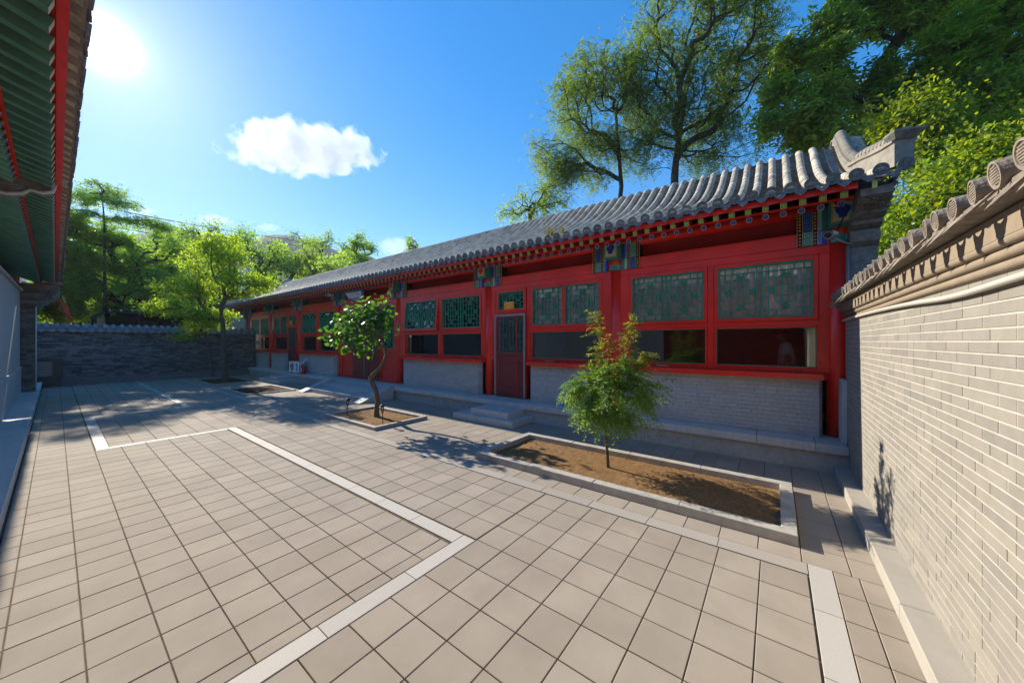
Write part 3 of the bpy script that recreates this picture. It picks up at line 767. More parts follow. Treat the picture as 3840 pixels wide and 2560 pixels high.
# bay 3
sill_wall(3.462, 5.33, seed=43, stuff_only=True); frame_bay([(3.44, 3.515), (4.437, 4.488), (5.405, 5.54)], 3.44, 5.54)
window(3.52, 4.435, 1.183, 1.735, blind='blind_green'); window(4.49, 5.40, 1.183, 1.735, blind='blind_green', tilt=R(5.5))
low_window(3.53, 4.405); low_window(4.50, 5.36)
# bay 5
sill_wall(7.87, 9.72, seed=45, stuff_only=True); frame_bay([(7.87, 7.945), (8.858, 8.952), (9.84, 9.90)], 7.87, 9.90)
window(7.95, 8.855, 1.183, 1.735, blind='blind_green'); window(8.955, 9.838, 1.183, 1.735, blind='blind_green')
low_window(7.975, 8.83); low_window(8.98, 9.78)
# bay 6 with a door at its near end
sill_wall(10.60, 11.60, seed=46, stuff_only=True); frame_bay([(10.03, 10.12), (10.655, 10.735), (11.73, 11.88)], 10.66, 11.88)
window(10.738, 11.727, 1.183, 1.735, mull=[11.23], blind='blind_green'); low_window(10.765, 11.69)
window(10.125, 10.65, 1.418, 1.735, cells=1, blind='blind_green')
part('door_head', MB().box(XF0 + .002, XF1, 10.12, 10.655, 1.385, 1.418), M['red'], hall)
# bay 7
sill_wall(11.99, 13.50, seed=47, stuff_only=True); frame_bay([(12.0, 12.085), (12.80, 12.87), (13.65, 13.77)], 12.0, 13.77)
window(12.09, 12.80, 1.183, 1.735, blind='blind_green'); window(12.872, 13.645, 1.183, 1.735, blind='blind_green')
low_window(12.11, 12.78); low_window(12.89, 13.62)
for y in (5.0, 2.32, .95, 9.25, 13.1):
    part('latch_bar', MB().cbox(3.858, 3.872, y - .06, y + .06, .741, .752, .002), M['ochre'], hall)

# ---- doors
def door_leaf(y0, y1, z0, z1, zl, name='door', wide=True, tall=True, m='red', fr=.035):
    """red leaf: lattice above zl, raised panels below"""
    x0, x1 = 3.885, 3.93
    d = MB()
    d.box(x0, x1, y0, y0 + fr, z0, z1); d.box(x0, x1, y1 - fr, y1, z0, z1)
    for a, b in ((z0, z0 + .05), (zl - .035, zl), (z1 - fr, z1)): d.box(x0 + .0006, x1, y0 + fr, y1 - fr, a, b)
    zz = z0 + .05; H = zl - .035 - zz
    rails = [zz + H * .20, zz + H * .80]
    for r_ in rails: d.box(x0 + .001, x1, y0 + fr, y1 - fr, r_ - .012, r_ + .012)
    d.box(x0 + .018, x1 - .004, y0 + fr, y1 - fr, zz, zl - .035)
    o = part(name, d, M[m], hall)
    for a, b in ((zz, rails[0] - .012), (rails[0] + .012, rails[1] - .012), (rails[1] + .012, zl - .035)):
        part('panel', MB().cbox(x0 + .008, x0 + .02, y0 + fr + .012, y1 - fr - .012, a + .012, b - .012, .008, face='-x'), M[m], o)
    L = MB(); a, b = y0 + fr, y1 - fr
    L.box(3.889, 3.909, a, a + .012, zl, z1 - fr); L.box(3.889, 3.909, b - .012, b, zl, z1 - fr)
    L.box(3.8896, 3.908, a, b, zl, zl + .012); L.box(3.8896, 3.908, a, b, z1 - fr - .012, z1 - fr)
    lattice_cell(L, a + .012, b - .012, zl + .012, z1 - fr - .012, x=3.890, tall=tall)
    part('lattice', L, M['green'], o)
    part('pane', MB().box(3.911, 3.915, a, b, zl, z1 - fr), M['glass'], o)
    return o
d2 = door_leaf(2.72, 3.215, .235, 1.37, .84, tall=True, m='red_door')
part('threshold', MB().box(3.86, 3.95, 2.692, 3.243, .2152, .236), M['brown_metal'], hall)
part('door_jamb', MB().box(3.872, 3.94, 2.691, 2.718, .237, 1.384), M['red'], hall)
part('door_jamb', MB().box(3.872, 3.94, 3.217, 3.243, .237, 1.384), M['red'], hall)
d6 = door_leaf(10.15, 10.625, .235, 1.37, .84, m='red_door')
part('door_jamb', MB().box(3.872, 3.94, 10.12, 10.148, .2152, 1.384), M['red'], hall)
part('door_jamb', MB().box(3.872, 3.94, 10.627, 10.655, .2152, 1.384), M['red'], hall)
# great door of the middle bay
for a, b in ((5.735, 6.185), (6.19, 6.70), (6.705, 7.215), (7.22, 7.69)): door_leaf(a, b, .222, 1.735, .86, fr=.03)
part('door_jamb', MB().box(3.868, 3.945, 5.66, 5.732, .2152, 1.738), M['red'], hall)
part('door_jamb', MB().box(3.868, 3.945, 7.693, 7.76, .2152, 1.738), M['red'], hall)
part('threshold', MB().box(3.86, 3.95, 5.735, 7.69, .2152, .2215), M['brown_metal'], hall)

# insect screens hung in front of the doors
def screen(y0, y1, z0, z1, m, label, border, split=None, prints=False, x=3.845):
    t = thing('door_screen', label, 'door screen', (x, (y0 + y1) / 2, z0), 'insect screens at the hall doors')
    def sheet(a, b, sd):
        rows = []; n = 14; q = 10
        for i in range(n + 1):
            y = a + (b - a) * i / n
            rows.append([(x + .004 * math.sin(i * 1.3 + sd) * (1 - .5 * k / q) + .003 * math.sin(k * 1.9 + i * .8), y, z0 + (z1 - z0) * k / q) for k in range(q + 1)])
        return MB().grid(rows)
    if split:
        part('mesh', sheet(y0, split - .003, 1), m, t); part('mesh', sheet(split + .003, y1, 4), m, t)
        part('magnet_strip', MB().box(x - .008, x - .002, split - .007, split + .007, z0, z1 - .01), M['metal'] if prints else M['red_door'], t)
    else: part('mesh', sheet(y0, y1, 2), m, t)
    if border:
        bq = MB(); w = .022
        bq.box(x - .006, x + .002, y0 - .004, y0 + w, z0, z1 - w); bq.box(x - .006, x + .002, y1 - w, y1 + .004, z0, z1 - w); bq.box(x - .0066, x + .002, y0 - .004, y1 + .004, z1 - w, z1 + .006)
        part('border', bq, border, t)
    if prints:
        for c in ((y0 + split) / 2, (split + y1) / 2):
            w = (y1 - y0) * .17; p = MB(); xx = x - .0085
            def ln(a, b, wd=.008):
                a, b = Vector((xx, c + a[0] * w, a[1])), Vector((xx, c + b[0] * w, b[1])); dd = (b - a).normalized(); nn = Vector((0, -dd.z, dd.y)) * wd / 2
                p.add([a - nn - dd * wd * .3, b - nn + dd * wd * .3, b + nn + dd * wd * .3, a + nn - dd * wd * .3], [(0, 1, 2, 3)])
            zc = z0 + (z1 - z0) * .33; h = (z1 - z0) * .16
            poly = [(-1, zc + h), (-.6, zc + h * .8), (-.25, zc + h * .86), (0, zc + h * 1.05), (.25, zc + h * .86), (.6, zc + h * .8), (1, zc + h), (.92, zc + h * .3)]
            for s in (-1, 1):
                q = [(0, zc + h * .45), (s * .35, zc + h * .7), (s * .7, zc + h * .45), (s * .9, zc + h * .45), (s * .9, zc - h), (s * .25, zc - h), (s * .25, zc - h * .35), (s * .6, zc - h * .35), (s * .6, zc + h * .05), (s * .2, zc + h * .05), (0, zc - h * .1), (0, zc - h)]
                for a, b in zip(q, q[1:]): ln(a, b)
            for a, b in zip(poly, poly[1:]): ln(a, b)
            for zz in (z0 + (z1 - z0) * .60, z0 + (z1 - z0) * .12):
                for i in range(7): ln((-.9 + i * .3, zz), (-.75 + i * .3, zz + .022), .01); ln((-.75 + i * .3, zz + .022), (-.6 + i * .3, zz), .01)
            part('printed_pattern', p, M['mesh_print'], t)
    return t
screen(2.70, 3.232, .225, 1.375, M['mesh_grey'], 'dark insect screen with grey border over the door nearest the pale wall', M['metal'], split=2.83)
screen(6.19, 7.215, .24, 1.475, M['mesh_brown'], 'wide brown insect screen with printed scrolls over the middle double door', None, split=6.735, prints=True)
screen(10.14, 10.64, .225, 1.385, M['mesh_brown'], 'narrow crumpled brown insect screen beside the air conditioner', None)

# ---- painted brackets at the column heads
def fret(mb, y0, y1, z0, z1, x, n, vertical=True, flip=1, t=.0026):
    """square spiral key pattern, n repeats, as raised lines on a plane facing -x"""
    def seg(a, b):
        (ya, za), (yb, zb) = a, b
        mb.box(x - t, x + .002, min(ya, yb) - t, max(ya, yb) + t, min(za, zb) - t, max(za, zb) + t)
    for i in range(n):
        if vertical: a0, a1, b0, b1 = y0, y1, z0 + (z1 - z0) * i / n, z0 + (z1 - z0) * (i + 1) / n
        else: a0, a1, b0, b1 = y0 + (y1 - y0) * i / n, y0 + (y1 - y0) * (i + 1) / n, z0, z1
        P = lambda u, v: ((a0 + (a1 - a0) * (u if flip > 0 else 1 - u)), b0 + (b1 - b0) * v)
        q = [P(.1, .02), P(.1, .86), P(.88, .86), P(.88, .22), P(.36, .22), P(.36, .6), P(.62, .6), P(.62, .42)]
        for a, b in zip(q, q[1:]): seg(a, b)
def beads(mb, y, z0, z1, x, n, r=.0095):
    for i in range(n):
        c = Vector((x, y, z0 + (z1 - z0) * (i + .5) / n)); m = []
        for a in (0, 1):
            for k in range(6):
                q = math.pi * k / 3; rr = r * (1 if a == 0 else .65)
                m.append(c + Vector((-a * r * .7, math.cos(q) * rr, math.sin(q) * rr)))
        m.append(c + Vector((-r, 0, 0)))
        mb.add(m, [(k, (k + 1) % 6, 6 + (k + 1) % 6, 6 + k) for k in range(6)] + [(6 + k, 6 + (k + 1) % 6, 12) for k in range(6)], smooth=True)
def bracket(y, sides=(1, -1), motif=0):
    x = 3.850
    # beam head
    hb = MB().cbox(3.715, 3.86, y - .078, y + .078, 1.925, 2.105, .006, mi=0, face='-x')
    root = part('bracket', hb, [M['teal']], hall)
    fr = MB(); fr.box(3.711, 3.7145, y - .066, y + .066, 1.938, 2.092, 0)
    fr.box(3.7085, 3.7112, y - .054, y + .054, 1.952, 2.080, 1 if motif % 2 else 2)
    part('painted_panel', fr, [M['ochre'], M['cream'], M['lteal']], root)
    zc = 1.965; pr = [(0, .022), (.012, .026), (.03, .03), (.05, .046), (.075, .05), (.09, .04), (.098, .022), (.106, .026)]
    if motif == 1: pr = [(0, .03), (.02, .018), (.035, .045), (.06, .05), (.07, .03), (.085, .04), (.1, .03)]
    if motif == 2: pr = [(0, .04), (.012, .04), (.016, .018), (.06, .018), (.064, .044), (.076, .048), (.1, .012)]
    poly = [(3.7075, y - w * .9, zc + h) for h, w in pr] + [(3.7075, y + w * .9, zc + h) for h, w in reversed(pr)]
    v = MB(); v.prism(poly, (-.004, 0, 0)); v.box(3.7042, 3.7078, y - .05, y + .05, zc - .012, zc - .0005, 1)
    part('painted_vase', v, [M[('blue', 'orange', 'black')[motif]], M['gold']], root)
    sp = MB()
    for s in (-1, 1):                      # flower sprays on the beam head sides
        for k in range(3): sp.box(3.74 + .035 * k, 3.75 + .035 * k, y + s * .0782 - .001, y + s * .0782 + .001, 1.96 + .03 * (k % 2), 1.975 + .04 * (k % 2))
    part('painted_flowers', sp, M['pink'], root)
    # column collar
    cl = MB(); n = 14
    for z0, z1, mi in ((1.808, 1.872, 0), (1.872, 1.924, 1)):
        rows = [[(3.925 - .0785 * math.cos(q), y + .0785 * math.sin(q), z) for q in [(-.5 + k / n) * math.pi for k in range(n + 1)]] for z in (z0, z1)]
        cl.grid(rows, mi)
    part('column_collar', cl, [M['teal'], M['orange']], root)
    fr = MB(); fret(fr, y - .062, y + .062, 1.813, 1.868, 3.855, 2, vertical=False); part('collar_fret', fr, M['lteal'], root)
    fr = MB(); fret(fr, y - .062, y + .062, 1.877, 1.920, 3.855, 2, vertical=False, flip=-1); part('collar_fret', fr, M['extred'], root)
    for s in sides:
        def Y(a, b): return sorted((y + s * a, y + s * b))
        right = s < 0
        for row in (0, 1):
            z0, z1, xx = (1.806, 1.926, x) if row == 0 else (1.928, 2.092, x + .004)
            xb_ = 3.8615 if row == 0 else 3.974
            A = ('blue', 'goldbead') if (right == (row == 0)) else ('teal', 'pink')
            p = MB(); a, b = Y(.08, .272)
            p.box(xx, xb_, a, b, z0, z1, 0)                                   # black ground
            a, b = Y(.081, .11); p.box(xx - .003, xx - .0002, a, b, z0, z1, 1)
            a, b = Y(.11, .135); p.box(xx - .003, xx - .0002, a, b, z0, z1, 2)
            a, b = Y(.17, .232); p.box(xx - .003, xx - .0002, a, b, z0, z1, 3)
            for c in (.137, .168, .234, .270): a, b = Y(c - .0016, c + .0016); p.box(xx - .004, xx - .0001, a, b, z0, z1, 4)
            st = ('blue', 'lblue') if (right != (row == 0)) else ('teal', 'lteal')
            if row == 0 and not right: st = ('blue', 'lblue')
            o = part('side_panel', p, [M['black'], M[st[0]], M[st[1]], M[A[0]], M['gold']], root)
            f = MB(); a, b = Y(.174, .228); fret(f, a, b, z0 + .004, z1 - .004, xx - .003, 2 if row == 0 else 3, flip=s)
            part('key_pattern', f, M['lblue'] if A[0] == 'blue' else M['lteal'], root)
            bd = MB()
            for c in (.1525, .252): beads(bd, y + s * c, z0 + .003, z1 - .003, xx, 4 if row == 0 else 6)
            part('bead_strip', bd, M[A[1]], root, kind='stuff')
    return root
for i, y in enumerate(COLS):
    bracket(y, sides=(1,) if i == 0 else ((-1,) if i == 7 else (1, -1)), motif=(0, 0, 1, 1, 2, 2, 2, 2)[i])

# ---- eaves: rafters, boards
RP, RY0 = .1125, -.389
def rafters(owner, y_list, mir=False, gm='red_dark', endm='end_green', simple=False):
    X = (lambda x: 3.363 - x) if mir else (lambda x: x)
    f = MB(); h = .0185
    a, b = (3.37, 2.037), (3.86, 2.19)
    e = [(a[0], -h, a[1] - h), (a[0], h, a[1] - h), (a[0], h, a[1] + h), (a[0], -h, a[1] + h), (b[0], -h, b[1] - h), (b[0], h, b[1] - h), (b[0], h, b[1] + h), (b[0], -h, b[1] + h)]
    e = [(X(p[0] - (p[2] - (a[1] if k < 4 else b[1])) * .31), p[1], p[2]) for k, p in enumerate(e)]
    f.add(e, [(0, 1, 2, 3) if mir else (3, 2, 1, 0)], 1)
    f.add(e, [(0, 4, 5, 1), (1, 5, 6, 2), (2, 6, 7, 3), (3, 7, 4, 0), (4, 7, 6, 5)], 0)
    if not simple:
        # gold edge and fret lines on the end face
        t = .0013; L = MB(); xx = a[0] - .0012
        q = [(-h, -h, h, -h), (-h, h, h, h), (-h, -h, -h, h), (h, -h, h, h), (-.010, 0, .010, 0), (-.010, -.010, -.010, .010), (.010, -.010, .010, .010), (0, -.0, 0, .012), (0, -.012, 0, 0)]
        for y0, z0, y1, z1 in q:
            y0, y1 = min(y0, y1), max(y0, y1); z0, z1 = min(z0, z1), max(z0, z1)
            L.box(X(xx) - .001, X(xx) + .001, y0 - t, y1 + t, a[1] + z0 - t, a[1] + z1 + t)
        f.add([(X(X(v[0]) - (v[2] - a[1]) * .31), v[1], v[2]) for v in L.v], L.f, 2)
    fm = f.mesh('flying_rafter', [M[gm], M[endm], M['gold']])
    r = MB(); n = 14; rr = .0225
    pa, pb = Vector((X(3.52), 0, 2.018)), Vector((X(4.25), 0, 2.318))
    r.tube([pa, pb], rr, n, 0)
    d = (pa - pb).normalized(); u = Vector((0, 1, 0)); w = d.cross(u)
    for r0, r1, mi, hgt in ((rr, rr * .86, 2, .001), (rr * .86, 0.0, 1, .0012)):
        A = [pa + d * .001 + (u * math.cos(2 * math.pi * k / n) + w * math.sin(2 * math.pi * k / n)) * r0 for k in range(n)]
        if r1 > 0:
            B = [pa + d * hgt + (u * math.cos(2 * math.pi * k / n) + w * math.sin(2 * math.pi * k / n)) * r1 for k in range(n)]
            r.add(A + B, [(k, (k + 1) % n, n + (k + 1) % n, n + k) for k in range(n)], mi)
        else: r.add(A, [tuple(range(n))], mi)
    for an in (-50, -20, 10, 40):        # little painted grass blades on the end
        c = pa + d * .0022; q = R(an); tip = c + u * math.sin(q) * rr * .6 + w * (-math.cos(q)) * rr * .6 * (1 if not mir else -1)
        b0, b1 = c + u * .002 - Vector((0, 0, rr * .35)), c - u * .002 - Vector((0, 0, rr * .35))
        r.add([b0, b1, tip], [(0, 1, 2)], 3)
    rm = r.mesh('eave_rafter', [M[gm], M['blue'] if not mir else M['lblue'], M['cream'], M['teal']])
    for y in y_list:
        place('flying_rafter', fm, owner, (0, y, 0)); place('eave_rafter', rm, owner, (0, y, 0))
ylist = [RY0 + RP * k for k in range(128) if RY0 + RP * k < YB + .02]
rafters(hall, ylist)
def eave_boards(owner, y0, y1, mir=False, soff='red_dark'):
    X = (lambda x: 3.363 - x) if mir else (lambda x: x)
    def bxx(name, pts, m):
        pts = [(X(p[0]), y0, p[1]) for p in pts]
        if mir: pts = pts[::-1]
        part(name, MB().prism(pts, (0, y1 - y0, 0)), M[m], owner)
    bxx('fascia', [(3.335, 2.055), (3.3615, 2.0615), (3.3615, 2.104), (3.335, 2.098)], 'red')
    bxx('soffit_board', [(3.3625, 2.0605), (3.90, 2.229), (3.90, 2.242), (3.3625, 2.073)], soff)
    bxx('rafter_board', [(3.50, 2.0385), (3.516, 2.0455), (3.516, 2.062), (3.50, 2.057)], 'red')
    bxx('rafter_board', [(3.517, 2.042), (4.3, 2.364), (4.3, 2.377), (3.517, 2.055)], soff)
eave_boards(hall, -.455, YB + .05)

# ---- roof
PROF = [(3.30, 2.108), (3.45, 2.160), (3.62, 2.225), (3.82, 2.310), (4.02, 2.405), (4.22, 2.510), (4.42, 2.630), (4.62, 2.770), (4.80, 2.915), (4.93, 3.030), (5.02, 3.090), (5.12, 3.112), (5.24, 3.085)]
def prof_at(s_list):
    P = [Vector((p[0], 0, p[1])) for p in PROF]; L = [0]
    for a, b in zip(P, P[1:]): L.append(L[-1] + (b - a).length)
    out = []
    for s in s_list:
        s = max(0, min(L[-1] - 1e-6, s)); i = max(k for k in range(len(L) - 1) if L[k] <= s)
        t = (s - L[i]) / (L[i + 1] - L[i]); p = P[i].lerp(P[i + 1], t)
        ta = (P[min(i + 1, len(P) - 1)] - P[max(i - 1, 0)]).normalized() if t < .5 else (P[min(i + 2, len(P) - 1)] - P[i]).normalized()
        out.append((p, ta, Vector((-ta.z, 0, ta.x))))
    return out
PL = 0
for a, b in zip(PROF, PROF[1:]): PL += math.hypot(b[0] - a[0], b[1] - a[1])
# sheet below the tiles plus the rear slope
sh = MB()
prof = [(x, z - .022) for x, z in PROF] + [(5.5, 2.94), (5.9, 2.62), (6.4, 2.34), (6.95, 2.12)]
sh.grid([[(x, y, z) for x, z in prof] for y in (-.64, 6, 14.1)], smooth=True)
part('roof_bed', sh, M['pan'], hall)
NT = 17; TR = .0325
ROW0, RPI = -.5565, .1165
def tube_tile(i, nseg, mb=None, y=0.0, jr=None):
    s0, s1 = PL * i / NT, PL * (i + 1) / NT + .006
    mb = mb or MB(); st = 3
    rows = []
    for k, s in enumerate([s0, s0 + (s1 - s0) * .5, s1 - .02, s1] if nseg > 6 else [s0, s1]):
        (p, ta, nn), = prof_at([s])
        rr = TR * (1.03 if k == 0 else (1.0 if k < 3 else .93)) if nseg > 6 else TR * (1.04 if k == 0 else .97)
        if jr: rr *= jr
        c = p + nn * .010
        rows.append([(c + nn * (math.sin(q) * rr) + Vector((0, math.cos(q) * rr + y, 0))) for q in [(-.12 + 1.24 * j / nseg) * math.pi for j in range(nseg + 1)]])
    mb.grid(rows, smooth=True)
    o = len(mb.v)      # front lip
    (p, ta, nn), = prof_at([s0]); c = p + nn * .010 + Vector((0, y, 0))
    mb.v += [tuple(v) for v in rows[0]] + [tuple(c)]
    for j in range(nseg): mb.f.append((o + j + 1, o + j, o + nseg + 1)); mb.m.append(0); mb.sm.append(False)
    return mb
tm = [tube_tile(i, 9).mesh('roof_tile', M['tile']) for i in range(NT)]
far = MB(); rr_ = random.Random(12)
nrow = int((14.06 - ROW0) / RPI) + 1
for k in range(2, nrow):
    y = ROW0 + RPI * k
    if k < 2 + 17:
        dy = rr_.uniform(-.003, .003)
        for i in range(NT): place('roof_tile', tm[i], hall, (0, y + dy + rr_.uniform(-.0015, .0015), rr_.uniform(-.001, .0015)))
    else:
        dy = rr_.uniform(-.004, .004)
        for i in range(NT): tube_tile(i, 6 if k < 60 else 4, far, y + dy + rr_.uniform(-.0015, .0015), rr_.uniform(.96, 1.05))
# the two short rows tucked under the corner ridge
for i in range(4): place('roof_tile', tm[i], hall, (0, ROW0 + RPI, 0))
for i in range(2): place('roof_tile', tm[i], hall, (0, ROW0, 0))
part('far_roof_tiles', far, M['tile'], hall, kind='stuff')
pan = MB()
for k in range(0, nrow):
    y0, y1 = ROW0 + RPI * k + TR * .8, ROW0 + RPI * (k + 1) - TR * .8
    n = 46 if k < 26 else (20 if k < 60 else 8)
    rows = []
    for j in range(n):
        s0, s1 = PL * j / n - .004, PL * (j + 1) / n
        for s, up in ((s0, .013), (s1, .002)):
            (p, ta, nn), = prof_at([s])
            rows.append([(p + nn * (up - .016 * (1 - (2 * t - 1) ** 2)) + Vector((0, y0 + (y1 - y0) * t, 0))) for t in ((0, .5, 1) if k > 30 else (0, .25, .5, .75, 1))])
    pan.grid(rows, smooth=False)
part('pan_tiles', pan, M['pan'], hall, kind='stuff')
AXE = Vector((-1, 0, -.10))
edm = disc_mesh(.0395, None, bars=False, axis=AXE, petals=True, th=.02).mesh('tile_end_disc', M['tile_dark'])
drm = drip_mesh(.098, .058, axis=Vector((-1, 0, 0)), tilt=.35).mesh('drip_tile', M['tile_dark'])
for k in range(nrow):
    y = ROW0 + RPI * k
    jx, jz = rr_.uniform(-.003, .003), rr_.uniform(-.002, .002)
    place('tile_end_disc', edm, hall, (3.287 + jx, y, 2.135 + jz))
    if k < nrow - 1: place('drip_tile', drm, hall, (3.292 + jx, y + RPI / 2 + rr_.uniform(-.003, .003), 2.115 + jz))
place('tile_end_disc', edm, hall, (3.287, -.668, 2.14)); place('drip_tile', drm, hall, (3.292, -.612, 2.118))

# ---- gable ridge with the flaring tail, near end
def sweep(sec, path, sides, m):
    """section (a across, b up) swept along path with given across directions"""
    rows = []
    for (p, sd, sc) in zip(path, sides, [1] * len(path)):
        p = Vector(p); sd = Vector(sd).normalized()
        rows.append([p + sd * a + Vector((0, 0, b)) for a, b in sec] + [p + sd * sec[0][0] + Vector((0, 0, sec[0][1]))])
    m.grid(rows, smooth=False)
    m.f.append(tuple(range(len(m.v) - len(sec) - 1, len(m.v) - 1))); m.m.append(0); m.sm.append(False)
    return m
YG = -.548
pth = []; sid = []
for x, z in [(5.20, 3.10), (5.10, 3.108), (5.0, 3.075), (4.9, 2.995), (4.78, 2.895), (4.62, 2.765), (4.45, 2.645), (4.28, 2.545), (4.14, 2.465), (4.04, 2.413)]:
    pth.append((x, YG, z)); sid.append((0, 1, 0))
tail = [(3.94, YG - .008, 2.372, .12), (3.82, YG - .03, 2.328, .27), (3.68, YG - .070, 2.272, .34), (3.55, YG - .106, 2.227, .36), (3.43, YG - .140, 2.196, .36)]
for x, y, z, s_ in tail: pth.append((x, y, z)); sid.append((-s_, 1, 0))
HB = .045
sec = [(-.052, -.02), (-.052, HB), (-.066, HB + .008), (-.066, HB + .022), (-.050, HB + .028), (-.05, HB + .04), (.05, HB + .04), (.05, HB + .028), (.066, HB + .022), (.066, HB + .008), (.052, HB), (.052, -.02)]
k0 = len(pth) - 5
# the tail stands taller than the ridge behind it
hs_ = [HB] * (k0 - 1) + [HB + .004, HB + .016, HB + .035, HB + .055, HB + .073, HB + .09]
m = MB(); rows = []
for p, sd, hh in zip(pth, sid, hs_):
    p = Vector(p); sd = Vector(sd).normalized(); dh = hh - HB
    q = [p + sd * a + Vector((0, 0, b + (dh if b > 0 else 0))) for a, b in sec]
    rows.append(q + [q[0]])
m.grid(rows, smooth=False)
o = len(m.v) - 13
m.f.append(tuple(reversed(range(o, o + 12)))); m.m.append(0); m.sm.append(False)
ridge = part('gable_ridge', m, M['ridge'], hall)
# rolled cap in short tiles
cl = []
for p, hh in zip(pth, hs_): cl.append(Vector(p) + Vector((0, 0, hh + .058)))
seg = []
for a, b in zip(cl, cl[1:]):
    n = max(1, round((b - a).length / .055))
    for i in range(n): seg.append((a.lerp(b, i / n), a.lerp(b, (i + 1) / n)))
for i, (a, b) in enumerate(seg):
    e = (b - a).normalized() * .006
    part('ridge_tile', MB().tube([a - e, (a + b) / 2, b + e], [.040, .043, .044], 12), M['ridge'], ridge)
tp = Vector(pth[-1]); tz = tp.z + hs_[-1]
e_ = Vector((-.94, -.34, 0)); s_ = Vector((.34, -.94, 0)); ec = MB(); z0 = tz + .022
lo = [tp + e_ * u + s_ * v for u, v in ((-.05, -.055), (.012, -.055), (.012, .055), (-.05, .055))]
hi = [tp + e_ * u + s_ * v for u, v in ((-.05, -.085), (.055, -.085), (.055, .085), (-.05, .085))]
for P in (lo, hi): 
    for q in P: q.z = z0 if P is lo else z0 + .034
top = [q + Vector((0, 0, .012)) for q in hi]
ec.add(lo + hi + top, [(3, 2, 1, 0)] + [(k, (k + 1) % 4, 4 + (k + 1) % 4, 4 + k) for k in range(4)] + [(4 + k, 4 + (k + 1) % 4, 8 + (k + 1) % 4, 8 + k) for k in range(4)] + [(8, 9, 10, 11)])
part('ridge_end_cap', ec, M['carved'], ridge)
# verge tiles along the gable edge
for i in range(20):
    s = .62 + i * .075
    if s > PL - .05: break
    (p, ta, nn), = prof_at([s])
    part('verge_tile', MB().tube([Vector((p.x, YG - .03, p.z + .03)), Vector((p.x, YG - .145, p.z + .002))], [.03, .032], 8), M['tile'], hall)
# far end ridge
m = MB(); rows = []
for p, sd in zip(pth[:k0], sid[:k0]):
    p = Vector((p[0], 13.98, p[2])); rows.append([p + Vector((0, a, b)) for a, b in sec] + [p + Vector((0, sec[0][0], sec[0][1]))])
for x, z in ((3.8, 2.30), (3.5, 2.18), (3.33, 2.12)):
    p = Vector((x, 13.98 + (4.04 - x) * .2, z)); rows.append([p + Vector((0, a, b)) for a, b in sec] + [p + Vector((0, sec[0][0], sec[0][1]))])
m.grid(rows, smooth=False); m.f.append(tuple(range(len(m.v) - 13, len(m.v) - 1))); m.m.append(0); m.sm.append(False)
part('gable_ridge', m, M['tile'], hall)
part('ridge_cap', MB().tube([(p[0], 13.98, p[2] + HB + .055) for p in pth[:k0]] + [(3.8, 14.03, 2.405), (3.5, 14.09, 2.285), (3.33, 14.12, 2.23)], .042, 10), M['tile'], hall)
# gable walls
for y0, y1 in ((-.632, -.455), (13.9, 14.05)):
    gp = [(4.02, y0, -.02), (6.3, y0, -.02), (6.3, y0, 2.36), (5.5, y0, 2.9), (5.1, y0, 3.07), (4.9, y0, 2.96), (4.4, y0, 2.58), (4.02, y0, 2.37)]
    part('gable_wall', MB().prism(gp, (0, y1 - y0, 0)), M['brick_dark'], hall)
# near end pier with mouldings and the carved panel under the eave
def pier(ya, yb, owner, bm, cm, bricks=True):
    root = part('pier', MB().box(3.82, 4.018, ya, yb, -.02, 1.74), bm, owner)
    part('pier_moulding', MB().prism([(3.83, ya - .006, 1.741), (3.775, ya - .006, 1.775), (3.755, ya - .006, 1.82), (3.77, ya - .006, 1.86), (3.79, ya - .006, 1.872), (4.018, ya - .006, 1.872), (4.018, ya - .006, 1.741)], (0, yb - ya + .012, 0)), cm, root)
    part('pier_moulding', MB().prism([(3.79, ya - .012, 1.873), (3.715, ya - .012, 1.895), (3.715, ya - .012, 1.925), (4.018, ya - .012, 1.925), (4.018, ya - .012, 1.873)], (0, yb - ya + .024, 0)), cm, root)
    part('pier_moulding', MB().prism([(3.70, ya - .016, 1.926), (3.62, ya - .016, 1.945), (3.62, ya - .016, 1.968), (4.018, ya - .016, 1.968), (4.018, ya - .016, 1.926)], (0, yb - ya + .032, 0)), cm, root)
    a, b = (3.60, 1.969), (3.375, 2.052)
    part('carved_panel_bed', MB().prism([(a[0], ya - .004, a[1]), (b[0], ya - .004, b[1] - .05), (b[0], ya - .004, b[1]), (4.018, ya - .004, 2.32), (4.018, ya - .004, a[1])], (0, yb - ya + .008, 0)), cm, root)
    r = random.Random(4); c = MB()
    for _ in range(34):
        u, v = r.uniform(.12, .9), r.uniform(.08, .92); p = Vector((a[0] + (b[0] - a[0]) * u, ya + (yb - ya) * v, a[1] + (b[1] - .05 - a[1]) * u - .002)); rr = r.uniform(.007, .018)
        an = r.uniform(0, 6.28); e = Vector((math.cos(an), math.sin(an), 0)) * rr * 2
        c.tube([p - e * .5, p + Vector((0, 0, -.006)), p + e * .5], [rr * .3, rr * .55, rr * .25], 5)
    part('carving', c, cm, root, kind='stuff')
    # stepped side of the corbel
    for i in range(5):
        z = 1.97 + i * .032; x0 = 3.61 - i * .052
        part('corbel_course', MB().tube([(x0, ya - .02, z + .016), (4.01, ya - .02, z + .016)], .016, 8), cm, root)
    return root
pier(-.628, -.476, hall, M['carved'], M['carved'])
pier(13.9, 14.05, hall, M['brick_dark'], M['carved'])
part('corner_stone', MB().cbox(3.66, 3.85, -.439, -.41, .2155, .70, .003, face='+y'), M['granite'], hall)
